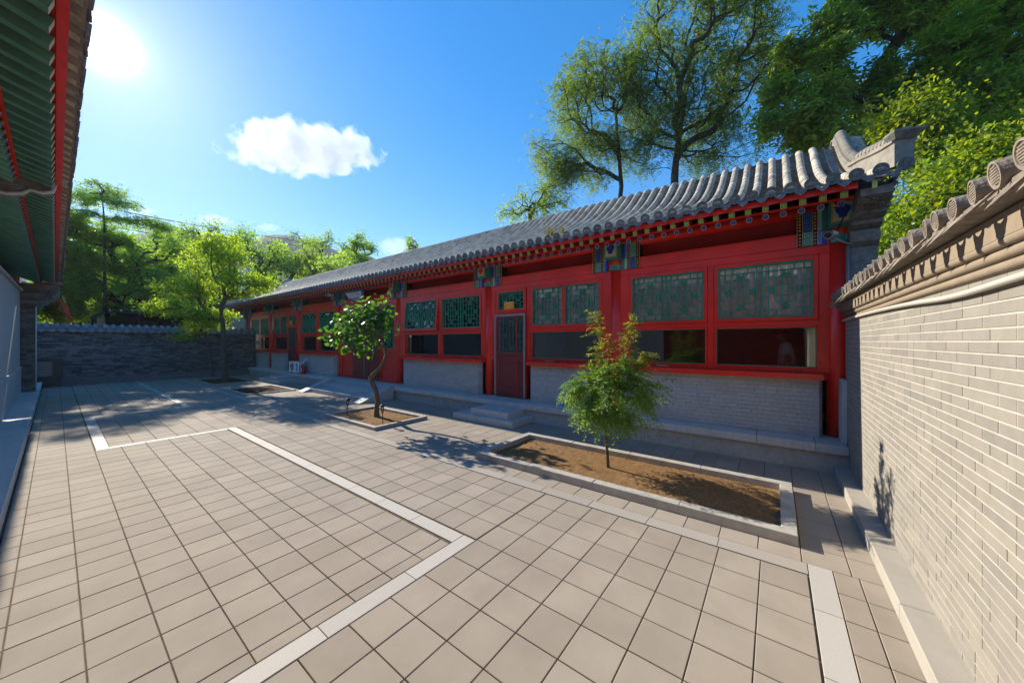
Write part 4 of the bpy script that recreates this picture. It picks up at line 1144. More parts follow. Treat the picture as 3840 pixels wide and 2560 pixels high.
# ------------------------------------------------------------------ steps
def block_steps(y0, y1, y2, y3, label):
    t = thing('stone_step', label, 'steps', (3.4, (y0 + y1) / 2, 0), 'stone steps along the platform')
    part('lower_step', MB().cbox(3.165, 3.578, y0, y1, 0.001, .072, .004), M['granite'], t)
    part('upper_step', MB().cbox(3.245, 3.577, y2, y3, .0725, .148, .004), M['granite'], t)
block_steps(2.40, 3.375, 2.53, 3.13, 'two block granite steps below the screened door beside the long planter')
block_steps(9.27, 10.54, 9.63, 10.11, 'two block granite steps farthest away, near the air conditioner')
t = thing('stone_stairs', 'broad granite stairs with sloping side slabs before the middle double door', 'stairs', (3.3, 6.4, 0))
part('step', MB().cbox(3.07, 3.56, 5.455, 6.4, 0.001, .074, .004), M['granite'], t)
part('step', MB().cbox(3.07, 3.56, 6.403, 7.365, 0.001, .074, .004), M['granite'], t)
part('step', MB().cbox(3.30, 3.56, 5.455, 7.365, .0745, .146, .004), M['granite'], t)
for y0, y1 in ((5.27, 5.452), (7.368, 7.56)):
    part('side_slab', MB().prism([(2.925, y0, .001), (2.925, y0, .012), (3.50, y0, .224), (3.64, y0, .224), (3.64, y0, .2165), (3.548, y0, .2165), (3.548, y0, .001)], (0, y1 - y0, 0)), M['granite'], t)

# ------------------------------------------------------------------ small things on and around the hall
def plate(y, z, w, h, label, lines, x=3.848):
    t = thing('door_plate', label, 'sign', (x, y, z), 'orange room plates over the doors')
    part('plate', MB().cbox(x, x + .012, y - w / 2, y + w / 2, z - h / 2, z + h / 2, .002, face='-x'), M['plaque'], t)
    part('rule', MB().box(x - .0016, x - .0003, y - w * .48, y + w * .48, z - h * .10, z - h * .07), M['yellow'], t)
    for body, size, dz in lines:
        o = place('lettering', text_mesh('lettering', body, size, M['yellow'], .0012), t, (x - .0022, y, z + dz), (R(90), 0, R(-90)))
    part('bracket_arm', MB().box(x + .0121, 3.885, y - w * .3, y - w * .3 + .01, z - .01, z + .01), M['dark_metal'], t)
    return t
plate(2.98, 1.504, .178, .112, 'orange room plate reading 807 above the nearer screened door', [('安然阁', .046, .022), ('807', .036, -.030)])
plate(10.43, 1.500, .17, .112, 'small orange room plate above the door by the air conditioner', [('川川', .05, .02)])
# hanging name board
nb = thing('name_board', 'blue and white scalloped name board hanging under the eave over the middle door', 'name board', (3.62, 6.72, 1.92))
def nbp(u, v): # v from 0 (bottom) to 1 (top), leaning forward
    return (3.66 - .085 * v, 6.72 + u, 1.865 + .185 * v)
def outline(w0, w1, v0, v1, n=7, amp=.012):
    pts = []
    for i in range(n + 1):
        t_ = i / n; pts.append((w0 + (w1 - w0) * t_ + (amp if i % 2 else 0), v0 + (v1 - v0) * t_))
    L = [(-a, b) for a, b in pts]
    return pts + L[::-1]
for (w0, w1, v0, v1, off, m_, am) in ((.285, .40, -.02, 1.04, 0, 'orange', .016), (.275, .385, -.01, 1.03, .003, 'blue', .012), (.255, .355, .03, 1.02, .006, 'lblue', .008), (.235, .30, .10, .66, .009, 'white', 0), (.30, .325, .68, .98, .009, 'teal', 0)):
    poly = [Vector(nbp(u, v)) + Vector((-off, 0, -off * .45)) for u, v in outline(w0, w1, v0, v1, amp=am)]
    part('board_layer', MB().prism(poly, (.003, 0, 0)), M[m_], nb)
ap = [(-.27, -.04), (-.30, -.10), (-.22, -.22), (-.16, -.27), (-.07, -.36), (0, -.34), (.07, -.36), (.16, -.27), (.22, -.22), (.30, -.10), (.27, -.04)]
part('apron', MB().prism([Vector(nbp(u, v)) for u, v in ap], (.004, 0, 0)), M['orange'], nb)
part('apron', MB().prism([Vector(nbp(u * .9, v * .85 - .005)) + Vector((-.004, 0, -.002)) for u, v in ap], (.003, 0, 0)), M['blue'], nb)
part('apron', MB().prism([Vector(nbp(u * .62, v * .45 - .02)) + Vector((-.008, 0, -.003)) for u, v in ap], (.003, 0, 0)), M['cream'], nb)
rs = random.Random(2); ink = MB()
for c in (-.15, -.05, .05, .15):
    for k in range(6):
        a = (c + rs.uniform(-.035, .035), rs.uniform(.2, .58)); b = (a[0] + rs.uniform(-.035, .035), a[1] + rs.uniform(-.22, .12))
        p0, p1 = Vector(nbp(*a)) + Vector((-.0105, 0, -.005)), Vector(nbp(*b)) + Vector((-.0105, 0, -.005))
        d_ = (p1 - p0); n_ = Vector((0, -d_.z, d_.y)).normalized() * .005
        ink.add([p0 - n_, p0 + n_, p1], [(0, 1, 2), (2, 1, 0)])
part('brush_writing', ink, M['black'], nb)
part('hanger', MB().tube([(3.60, 6.45, 2.02), (3.78, 6.45, 2.07)], .004, 6), M['dark_metal'], nb)
part('hanger', MB().tube([(3.60, 6.99, 2.02), (3.78, 6.99, 2.07)], .004, 6), M['dark_metal'], nb)
# flood lamp
fl = thing('flood_lamp', 'white flood lamp fixed under the eave between two painted brackets', 'lamp', (3.56, 7.62, 2.03))
part('housing', MB().prism([(3.50, 7.55, 1.99), (3.54, 7.55, 1.96), (3.60, 7.55, 1.985), (3.585, 7.55, 2.025), (3.52, 7.55, 2.03)], (0, .16, 0)), M['white'], fl)
part('lens', MB().prism([(3.498, 7.565, 1.992), (3.538, 7.565, 1.961), (3.536, 7.565, 1.958), (3.495, 7.565, 1.989)], (0, .13, 0)), M['glass_clear'], fl)
part('arm', MB().tube([(3.58, 7.63, 2.01), (3.62, 7.63, 2.05)], .007, 6), M['dark_metal'], fl)
# air conditioner
ac = thing('air_conditioner', 'white air conditioner outdoor unit standing on the platform beside the red extinguisher', 'air conditioner', (3.63, 9.5, .216))
part('housing', MB().cbox(3.57, 3.70, 9.20, 9.80, .236, .50, .008, face='-x'), M['white'], ac)
fan = MB(); c = Vector((3.569, 9.60, .372))
for k in range(7):
    r_ = .015 + .015 * k; fan.tube([c + Vector((-.004, math.cos(q) * r_, math.sin(q) * r_)) for q in [2 * math.pi * j / 24 for j in range(25)]], .0022, 4, cap=False)
part('fan_grille', fan, M['metal'], ac)
part('fan', MB().prism([c + Vector((.0006 - .0016, math.cos(q) * .112, math.sin(q) * .112)) for q in [2 * math.pi * j / 24 for j in range(24)]], (.0008, 0, 0)), M['pipe'], ac)
bl = MB()
for k in range(3):
    q = 2 * math.pi * k / 3 + .4; bl.prism([c + Vector((-.0016, math.cos(q + e) * r_, math.sin(q + e) * r_)) for e, r_ in ((0, .015), (-.35, .1), (.25, .104))], (.0005, 0, 0))
part('fan_blades', bl, M['metal'], ac)
part('badge', MB().box(3.5675, 3.5695, 9.27, 9.37, .40, .455), M['blue'], ac)
part('energy_label', MB().box(3.5675, 3.5695, 9.27, 9.37, .27, .39), M['lblue'], ac)
for y in (9.28, 9.70): part('foot', MB().box(3.58, 3.69, y, y + .03, .2165, .2358), M['dark_metal'], ac)
part('hose', MB().tube([(3.66, 9.195, .42), (3.66, 9.16, .50), (3.70, 9.15, .56), (3.755, 9.15, .57)], .014, 8), M['white'], ac)
# fire extinguisher
fx = thing('fire_extinguisher', 'red fire extinguisher standing on the platform beside the white unit', 'fire extinguisher', (3.55 + .06, 9.06, .216))
part('cylinder', MB().tube([(3.61, 9.06, .2165), (3.61, 9.06, .22), (3.61, 9.06, .40), (3.61, 9.06, .425), (3.61, 9.06, .44)], [.045, .05, .05, .035, .015], 20), M['extred'], fx)
part('valve', MB().tube([(3.61, 9.06, .4405), (3.61, 9.06, .465)], .012, 10), M['dark_metal'], fx)
part('handle', MB().tube([(3.61, 9.06, .466), (3.60, 9.00, .475), (3.60, 8.985, .468)], .006, 6), M['dark_metal'], fx)
part('hose', MB().tube([(3.61, 9.06, .45), (3.57, 9.10, .45), (3.555, 9.115, .40), (3.555, 9.11, .30), (3.56, 9.10, .27)], .007, 8), M['black'], fx)
part('label', MB().grid([[(3.61 - .0506 * math.cos(q), 9.06 + .0506 * math.sin(q), z) for q in [-.7 + .1 * k for k in range(15)]] for z in (.28, .34)]), M['cream'], fx)
# security camera on the near pier
sc_ = thing('security_camera', 'grey bullet security camera on a white arm at the carved pier', 'camera', (3.6, -.40, 1.82))
part('body', MB().tube([(3.50, -.315, 1.795), (3.51, -.318, 1.797), (3.66, -.36, 1.825)], [.028, .03, .03], 14), M['metal'], sc_)
part('lens', MB().tube([(3.4985, -.3145, 1.7945), (3.494, -.3135, 1.794)], .022, 14), M['black'], sc_)
part('sun_hood', MB().grid([[(3.485 + .17 * k, -.311 - .045 * k, 1.794 + .028 * k) + Vector((0, 0, 0)) if False else tuple(Vector((3.485 + .17 * k, -.311 - .045 * k, 1.797 + .028 * k)) + Vector((0, .036 * math.cos(q), .036 * math.sin(q)))) for q in [math.pi * j / 8 for j in range(9)]] for k in (0, 1)]), M['cream'], sc_)
part('arm', MB().tube([(3.62, -.36, 1.80), (3.66, -.40, 1.775), (3.74, -.45, 1.765), (3.775, -.478, 1.765)], .007, 8), M['metal'], sc_)
part('cable', MB().tube([(3.66, -.365, 1.83), (3.68, -.40, 1.90), (3.62, -.42, 1.96), (3.5, -.40, 1.985), (3.52, -.35, 2.0)], .005, 6), M['black'], sc_)
dp = place('drain_pipe', MB().tube([(3.80, -.458, 1.76), (3.80, -.458, 1.0), (3.80, -.458, .25)], .012, 8).mesh('drain_pipe', M['metal']))
tag(dp, 'thin grey conduit running up between the end column and the pier', 'pipe')
# eave clip on fascia
cl = place('fascia_clip', MB().box(3.322, 3.332, -.545, -.52, 2.03, 2.085).mesh('fascia_clip', M['gold'])); tag(cl, 'small brass clip on the red fascia at the near eave corner', 'clip')
# grass tuft on the roof
def blades(mb, c, n, h, spread, rng, w=.003):
    for _ in range(n):
        q = rng.uniform(0, 6.28); b = Vector(c) + Vector((rng.gauss(0, spread * .35), rng.gauss(0, spread * .35), -.01)); L = h * rng.uniform(.4, 1)
        lean = Vector((math.cos(q), math.sin(q), 0)) * L * rng.uniform(.1, .7)
        sd = Vector((-math.sin(q), math.cos(q), 0)) * w
        m_ = b + lean * .35 + Vector((0, 0, L * .6)); e = b + lean + Vector((0, 0, L))
        mb.add([b - sd, b + sd, m_ + sd * .7, m_ - sd * .7, e], [(0, 1, 2, 3), (3, 2, 4)])
gr = MB(); blades(gr, (3.62, 2.16, 2.27), 80, .17, .09, random.Random(1)); blades(gr, (3.75, 2.08, 2.33), 30, .14, .05, random.Random(2))
tag(place('roof_grass', gr.mesh('roof_grass', M['grassy'])), 'dry grass tuft growing between the roof tiles above the eave', 'grass')
# curtains inside the near room
for (y0, y1, lab) in ((-.325, -.19, 'cream curtain gathered at the edge of the nearest low window'), (8.42, 8.55, 'pale curtain gathered behind the low window past the double door')):
    rows = []
    for i in range(34):
        y = y0 + (y1 - y0) * i / 33; rows.append([(4.06 + .022 * math.sin(i * 1.15), y - (.03 if k == 0 else 0) * (i / 33), z) for k, z in enumerate((.5, 1.6))])
    tag(place('curtain', MB().grid(rows).mesh('curtain', M['curtain'])), lab, 'curtain', 'curtains in the hall windows')

# garden lamps
def garden_lamp(x, y, lean, label):
    t = thing('garden_lamp', label, 'garden lamp', (x, y, .01), 'black solar garden lamps')
    lx = lean
    P = lambda h, dx=0, dy=0: (x + lx * h + dx, y - lx * h + dy, .01 + h)
    part('stake', MB().tube([P(-.03), P(.135)], [.0045, .0055], 8), M['dark_metal'], t)
    part('base', MB().tube([P(.1355), P(.150)], [.008, .016], 8), M['dark_metal'], t)
    part('glass', MB().tube([P(.1505), P(.205)], [.013, .015], 8), M['glass_clear'], t)
    for k in range(4):
        q = math.pi / 4 + k * math.pi / 2; part('rib', MB().tube([P(.150, .0165 * math.cos(q), .0165 * math.sin(q)), P(.206, .0185 * math.cos(q), .0185 * math.sin(q))], .0022, 5), M['dark_metal'], t)
    part('cap', MB().tube([P(.2065), P(.214), P(.232), P(.236)], [.024, .026, .024, .012], 12), M['dark_metal'], t)
garden_lamp(2.345, 4.54, .05, 'black garden lamp on the far edge of the crooked tree bed')
garden_lamp(2.374, 3.745, -.02, 'black garden lamp standing in front of the crooked trunk')

# ------------------------------------------------------------------ buildings on the left
MX = lambda x: 3.363 - x
def left_building(y0, y1, label, name):
    t = thing(name, label, 'building', (-.6, (y0 + y1) / 2, 0), 'buildings along the left side')
    n = int((y1 - y0 - .06) / RP)
    rafters(t, [y0 + .05 + RP * k for k in range(n + 1)], mir=True, gm='rafter_green', endm='cream', simple=True)
    eave_boards(t, y0, y1, mir=True)
    # red painted stretch of the rafters' soffit above the round rafter ends
    part('purlin', MB().tube([(MX(3.90), y0, 2.108), (MX(3.90), y1, 2.108)], .046, 14), M['red_dark'], t)
    part('front_wall', MB().box(MX(4.0), MX(3.93), y0, y1, 0, 2.3), M['red_dark'], t)
    part('lintel', MB().box(MX(3.95), MX(3.862), y0, y1, 1.803, 1.925), M['red'], t)
    pr = [(MX(x), z) for x, z in PROF] + [(MX(5.9), 2.62), (MX(6.95), 2.12)]
    part('roof_bed', MB().grid([[(x, y, z - .012) for x, z in pr] for y in (y1, y0)]), M['pan'], t)
    k = int((y1 - y0) / RPI); e = disc_mesh(.0395, None, bars=False, axis=Vector((1, 0, -.1)), petals=True, th=.02)
    dm = e.mesh('tile_end_disc', M['tile_dark']); dr = drip_mesh(.105, .034, axis=Vector((1, 0, 0)), tilt=.2).mesh('drip_tile', M['tile_dark'])
    rows = MB()
    for i in range(k + 1):
        y = y0 + .03 + RPI * i
        jx, jz = rr_.uniform(-.006, .004), rr_.uniform(-.004, .003)
        place('tile_end_disc', dm, t, (MX(3.287) + jx, y, 2.135 + jz)); place('drip_tile', dr, t, (MX(3.297) + jx, y + RPI / 2, 2.118 + jz))
        rows.tube([(MX(x), y, z + .012) for x, z in PROF[:5]], .0325, 8)
    part('roof_tile_rows', rows, M['tile'], t, kind='stuff')
    return t
ba = left_building(-2.2, 3.86, 'nearest left building with green rafters under a deep red eave', 'side_hall')
bb = left_building(3.99, 10.2, 'middle left building whose green rafters end above the brick pier', 'side_hall')  # eave lengthened towards the pier to keep a sun patch off the ledge
# carved corbel between the two
cb = thing('carved_corbel', 'grey scroll carved stone corbel between the two left eaves', 'corbel', (-.2, 3.93, 2.0))
q = [(-.46, 1.84), (-.40, 1.86), (-.37, 1.90), (-.33, 1.895), (-.27, 1.91), (-.24, 1.945), (-.19, 1.935), (-.13, 1.955), (-.10, 1.99), (-.05, 1.985), (-.01, 2.005), (.0, 2.06), (-.2, 2.16), (-.46, 2.24)]
part('scroll_slab', MB().prism([(x, 3.875, z) for x, z in q], (0, .10, 0)), M['carved'], cb)
rim = MB().tube([(x, 3.872, z) for x, z in q[:12]], .012, 6); part('scroll_rim', rim, M['granite'], cb)
part('corbel_block', MB().cbox(-.62, -.43, 3.80, 3.98, 1.70, 1.88, .01, face='-y'), M['granite'], cb)
part('corbel_block', MB().cbox(-.62, -.34, 3.84, 3.98, 1.88, 1.965, .01, face='-y'), M['granite'], cb)
# ledge, rough plaster wall
lg = MB().box(-.62, -.17, -3, 12.75, 0, .03); ledge = thing('stone_ledge', 'raised grey stone ledge along the foot of the left wall', 'ledge', (-.3, 5, 0))
part('ledge_base', MB().box(-.62, -.172, -3, 12.76, 0.001, .118), M['granite_dark'], ledge)
y = -2.0
while y < 12.7:
    part('ledge_stone', MB().cbox(-.60, -.165, y + .001, min(y + .62, 12.76) - .001, .1185, .128 + RNG.uniform(0, .0012), .003), M['granite'], ledge); y += .62
lw = thing('left_wall', 'pale rough plastered wall with a projecting base along the left side', 'wall', (-.45, 4, .12))
part('wall_face', MB().prism([(-.365, 2.0, .129), (-.365, 10.28, .129), (-.365, 10.28, 1.86), (-.365, 2.0, 1.62)], (-.12, 0, 0)), M['plaster'], lw)
part('base_course', MB().prism([(-.352, 2.0, .1295), (-.352, 10.275, .1295), (-.352, 10.275, .545), (-.352, 2.0, .545)], (-.0125, 0, 0)), M['plaster'], lw)
part('base_trim', MB().cbox(-.366, -.346, 2.0, 10.278, .546, .575, .004), M['granite'], lw)
part('wall_cap', MB().prism([(-.335, 1.99, 1.621), (-.335, 10.29, 1.861), (-.335, 10.29, 1.885), (-.335, 1.99, 1.645)], (-.17, 0, 0)), M['granite'], lw)
# brick pier at the end of the left wall
lp = thing('brick_pier', 'dark brown brick pier with carved corbel at the end of the left wall', 'pier', (-.28, 10.4, .12))
part('pier_core', MB().box(-.368, -.21, 10.303, 10.8, .129, 1.62), M['mortar_brown'], lp)
st = MB(); rr2 = random.Random(8)
def brickface(mb, x0, x1, z0, z1, y, ch=.034, bl=.12, gq=.0016):
    n = max(1, round((z1 - z0) / ch)); ch = (z1 - z0) / n
    for k in range(n):
        x = x0 - (0 if k % 2 else bl * .5)
        while x < x1:
            a, b = max(x, x0), min(x + bl, x1)
            if b - a > .01: o = rr2.uniform(-.002, .002); mb.cbox(a + gq, b - gq, y + o, y + .02, z0 + k * ch + gq, z0 + (k + 1) * ch - gq, .0014, face='-y')
            x += bl
brickface(st, -.362, -.213, .13, 1.60, 10.30)
part('bricks', st, M['brick_brown'], lp, kind='stuff')
gwm = MB().box(-2.2, -.37, 10.32, 10.9, .129, 2.25); part('gable_core', gwm, M['mortar_brown'], lp)
st = MB(); brickface(st, -1.6, -.371, 1.5, 2.12, 10.315, bl=.16); part('gable_bricks', st, M['brick_brown'], lp, kind='stuff')
for i in range(9):
    z = 1.625 + i * .042; x1 = -.20 + .012 * i + .0018 * i * i
    part('corbel_course', MB().cbox(-.8, x1, 10.27 - .002 * i, 10.8, z, z + .0405, .004, face='-y'), M['brick_brown'], lp)
q = [(-.205, 1.50), (-.17, 1.52), (-.165, 1.57), (-.13, 1.58), (-.12, 1.63), (-.075, 1.64), (-.06, 1.69), (-.02, 1.71), (0, 1.76), (.035, 1.78), (.05, 1.85), (.05, 1.99), (-.205, 1.99)]
part('scroll_bracket', MB().prism([(x, 10.33, z) for x, z in q], (0, .16, 0)), M['carved'], lp)
sp = MB()
for cx, cz, r0 in ((-.12, 1.78, .06), (-.03, 1.86, .05), (-.15, 1.66, .04), (-.05, 1.77, .035)):
    sp.tube([(cx + math.cos(q_) * r0 * (1 - q_ / 16), 10.326, cz + math.sin(q_) * r0 * (1 - q_ / 16)) for q_ in [i * .5 for i in range(28)]], .008, 5)
part('carving', sp, M['carved'], lp)
part('corbel_slab', MB().cbox(-.23, .085, 10.26, 10.55, 2.02, 2.06, .008, face='-y'), M['carved'], lp)
part('corbel_slab', MB().cbox(-.22, .06, 10.28, 10.55, 1.992, 2.019, .008, face='-y'), M['carved'], lp)
cdt = place('conduit', MB().tube([(-.203, 10.285, .13), (-.203, 10.285, 1.60)], .008, 8).mesh('conduit', M['white'])); tag(cdt, 'thin white conduit up the edge of the brown brick pier', 'pipe')
# air conditioner in the dark corner
a2 = thing('air_conditioner', 'dark grey outdoor unit in the shaded corner by the brick pier', 'air conditioner', (-.0, 12.6, .16))
part('housing', MB().cbox(-.30, .10, 12.52, 12.70, .20, .62, .008, face='-y'), M['dark_metal'], a2)
for k in range(9): part('louver', MB().box(-.27, -.04, 12.508, 12.519, .26 + k * .035, .275 + k * .035), M['metal'], a2)
part('stand', MB().box(-.28, .08, 12.55, 12.68, .10, .1995), M['dark_metal'], a2)
# third building beyond the far wall
bc_ = left_building(13.3, 17.5, 'farthest left building peeking out beyond the dark far wall', 'side_hall')
rbn = MB(); r5 = random.Random(3)
for k in range(7):
    x, y, z = .09 + r5.uniform(-.05, .06), 13.15 + r5.uniform(-.05, .05), 1.98 - .03 * k
    pts = [Vector((x, y, z))]
    for i in range(5): pts.append(pts[-1] + Vector((r5.uniform(-.03, .05), r5.uniform(-.02, .02), -.06 - .03 * (k % 3))))
    rows = [[p, p + Vector((.011, 0, .004))] for p in pts]; rbn.grid(rows)
tag(place('ribbons', rbn.mesh('ribbons', M['ribbon'])), 'red ribbons tied at the corner of the farthest left eave', 'ribbon')

# ------------------------------------------------------------------ person inside the near room
def person():
    X, Y, Z0 = 4.30, -.10, .213
    k = .975 / S
    t = thing('person', 'person in a white T-shirt and dark trousers standing inside the nearest low window', 'person', (X, Y, Z0))
    def P(a, b, c): return (X + a * k, Y + b * k, Z0 + c * k)     # metres: forward (towards +y), side, up
    def skin(name, J, E, rad, m, root=0, sub=2):
        me = bpy.data.meshes.new(name); me.from_pydata([tuple(S * q for q in P(*j)) for j in J], E, [])
        o = bpy.data.objects.new(name, me); COL.objects.link(o)
        md = o.modifiers.new('s', 'SKIN'); md.use_smooth_shade = True
        for i, r in enumerate(rad):
            me.skin_vertices[0].data[i].radius = (r, r) if not isinstance(r, tuple) else r
        me.skin_vertices[0].data[root].use_root = True
        sb = o.modifiers.new('b', 'SUBSURF'); sb.levels = sub; sb.render_levels = sub
        dg = bpy.context.evaluated_depsgraph_get(); m2 = bpy.data.meshes.new_from_object(o.evaluated_get(dg)); m2.name = name
        bpy.data.objects.remove(o); m2.materials.clear(); m2.materials.append(m)
        for p in m2.polygons: p.use_smooth = True
        return place(name, m2, t)
    J = [(0, 0, .92), (0, 0.02, 1.12), (0, 0.03, 1.32), (0, .05, 1.42), (0, .09, 1.50), (0, .12, 1.58), (0, .13, 1.67),
         (-.17, .04, 1.38), (-.21, .02, 1.12), (-.19, .16, .94), (-.18, .22, .89), (.17, .04, 1.38), (.21, .03, 1.12), (.18, .18, .96), (.17, .24, .91),
         (-.09, 0, .86), (-.10, .02, .48), (-.10, 0, .09), (-.10, .12, .03), (.09, 0, .86), (.10, -.03, .48), (.10, -.04, .09), (.10, .08, .03)]
    E = [(0, 1), (1, 2), (2, 3), (3, 4), (4, 5), (5, 6), (2, 7), (7, 8), (8, 9), (9, 10), (2, 11), (11, 12), (12, 13), (13, 14), (0, 15), (15, 16), (16, 17), (17, 18), (0, 19), (19, 20), (20, 21), (21, 22)]
    rad = [.13, .12, .14, .07, .052, .085, .075, .055, .042, .032, .028, .055, .042, .032, .028, .085, .06, .042, .03, .085, .06, .042, .03]
    skin('body', J, E, rad, M['skin'])
    for sx, hb in ((-1, (-.18, .22, .89)), (1, (.17, .24, .91))):
        for i, L in enumerate((.07, .08, .075, .06)):
            b = (hb[0] + (i - 1.5) * .018, hb[1] + .03, hb[2] - .02); skin('finger', [b, (b[0], b[1] + L * .5, b[2] - L * .3), (b[0], b[1] + L * .7, b[2] - L * .8)], [(0, 1), (1, 2)], [.009, .008, .007], M['skin'], sub=1)
        b = (hb[0] - sx * .03, hb[1] + .01, hb[2]); skin('thumb', [b, (b[0] - sx * .02, b[1] + .03, b[2] - .02), (b[0] - sx * .02, b[1] + .055, b[2] - .035)], [(0, 1), (1, 2)], [.011, .010, .008], M['skin'], sub=1)
    skin('shirt', [(0, 0, .90), (0, .015, 1.10), (0, .025, 1.30), (0, .045, 1.41), (-.16, .04, 1.385), (-.205, .03, 1.20), (.16, .04, 1.385), (.205, .035, 1.20)], [(0, 1), (1, 2), (2, 3), (2, 4), (4, 5), (2, 6), (6, 7)], [(.165, .165), .155, .16, .075, .075, .072, .075, .072], M['cloth_w'])
    skin('trousers', [(0, 0, .90), (-.09, 0, .84), (-.10, .02, .48), (-.10, 0, .10), (.09, 0, .84), (.10, -.03, .48), (.10, -.04, .10)], [(0, 1), (1, 2), (2, 3), (0, 4), (4, 5), (5, 6)], [.145, .105, .08, .065, .105, .08, .065], M['cloth_d'])
    skin('hair', [(0, .085, 1.61), (0, .10, 1.68), (0, .135, 1.715)], [(0, 1), (1, 2)], [.075, .092, .07], M['hair'], root=1)
    skin('nose', [(0, .20, 1.60), (0, .222, 1.585)], [(0, 1)], [.012, .014], M['skin'], sub=1)
    skin('ear', [(-.082, .11, 1.585), (-.085, .105, 1.60)], [(0, 1)], [.012, .014], M['skin'], sub=1); skin('ear', [(.082, .11, 1.585), (.085, .105, 1.60)], [(0, 1)], [.012, .014], M['skin'], sub=1)
    e = MB()
    for s_ in (-1, 1):
        c = Vector(P(s_ * .032, .198, 1.617)); e.tube([c, c + Vector((0, .006, 0))], .006, 8)
    part('eyes', e, M['black'], t)
    c = Vector(P(0, .198, 1.548)); part('mouth', MB().box(c.x - .014, c.x + .014, c.y, c.y + .003, c.z - .002, c.z + .002), M['extred'], t)
person()
# ------------------------------------------------------------------ vegetation
def unit(a): return a / np.maximum(1e-9, np.linalg.norm(a, axis=1, keepdims=True))
def leaf_mesh(name, C, A, Nn, L, W, m, fold=.25, oval=False):
    """C base points, A long axes, Nn face normals (unit), L lengths, W widths: folded rhombic leaves"""
    n = len(C); A = unit(A); B = unit(np.cross(Nn, A)); Nn = np.cross(A, B)
    L = np.broadcast_to(np.asarray(L, float).reshape(-1, 1), (n, 1)); W = np.broadcast_to(np.asarray(W, float).reshape(-1, 1), (n, 1))
    if oval:
        K = [(0, 0, 0), (.22, .36, .8), (.52, .5, 1), (1, 0, -.6), (.52, -.5, 1), (.22, -.36, .8)]; T = [(0, 1, 5), (1, 2, 4), (1, 4, 5), (2, 3, 4)]
    else:
        K = [(0, 0, 0), (.45, .5, 1), (1, 0, 0), (.45, -.5, 1)]; T = [(0, 1, 2), (0, 2, 3)]
    q = len(K); v = np.empty((n, q, 3))
    for i, (a_, b_, c_) in enumerate(K): v[:, i] = C + A * L * a_ + B * W * b_ + Nn * W * fold * c_
    me = bpy.data.meshes.new(name); v = (v.reshape(-1, 3) * S).astype(np.float32)
    me.vertices.add(q * n); me.vertices.foreach_set('co', v.ravel())
    idx = np.arange(n)[:, None] * q; nt = len(T)
    tri = np.concatenate([idx + np.array([t]) for t in T], 1).reshape(-1).astype(np.int32)
    me.loops.add(3 * nt * n); me.loops.foreach_set('vertex_index', tri)
    me.polygons.add(nt * n); me.polygons.foreach_set('loop_start', np.arange(0, 3 * nt * n, 3, dtype=np.int32))
    me.materials.append(m); me.update(calc_edges=True)
    return me
def sprays(rng, start, d, L, pairs, ll, lw, droop=.5, side=.9, upbias=1.0):
    """pinnate sprays: leaflets in pairs along drooping axes"""
    n = len(start); d = unit(d); t = (np.arange(pairs) + .6) / pairs
    Lr = L * rng.uniform(.6, 1.2, (n, 1, 1))
    P = start[:, None, :] + d[:, None, :] * Lr * t[None, :, None]
    P[:, :, 2] -= droop * (Lr[:, :, 0] * t[None, :] ** 2)
    ax = d[:, None, :] + np.zeros_like(P); ax[:, :, 2] -= 2 * droop * t[None, :]
    ax = unit(ax.reshape(-1, 3)); up = np.tile(np.array([[0, 0, 1.0]]), (len(ax), 1)) * upbias + rng.normal(0, .35, (len(ax), 3))
    sd = unit(np.cross(ax, up)); nn = np.cross(sd, ax)
    Pf = P.reshape(-1, 3); C = []; A = []; Nn = []
    for s in (1, -1):
        C.append(Pf); A.append(sd * s * side + ax * .55 + rng.normal(0, .18, Pf.shape)); Nn.append(nn + rng.normal(0, .25, Pf.shape))
    C, A, Nn = (np.concatenate(q) for q in (C, A, Nn))
    return C, A, Nn, ll * rng.uniform(.7, 1.2, len(C)), lw * rng.uniform(.75, 1.2, len(C))
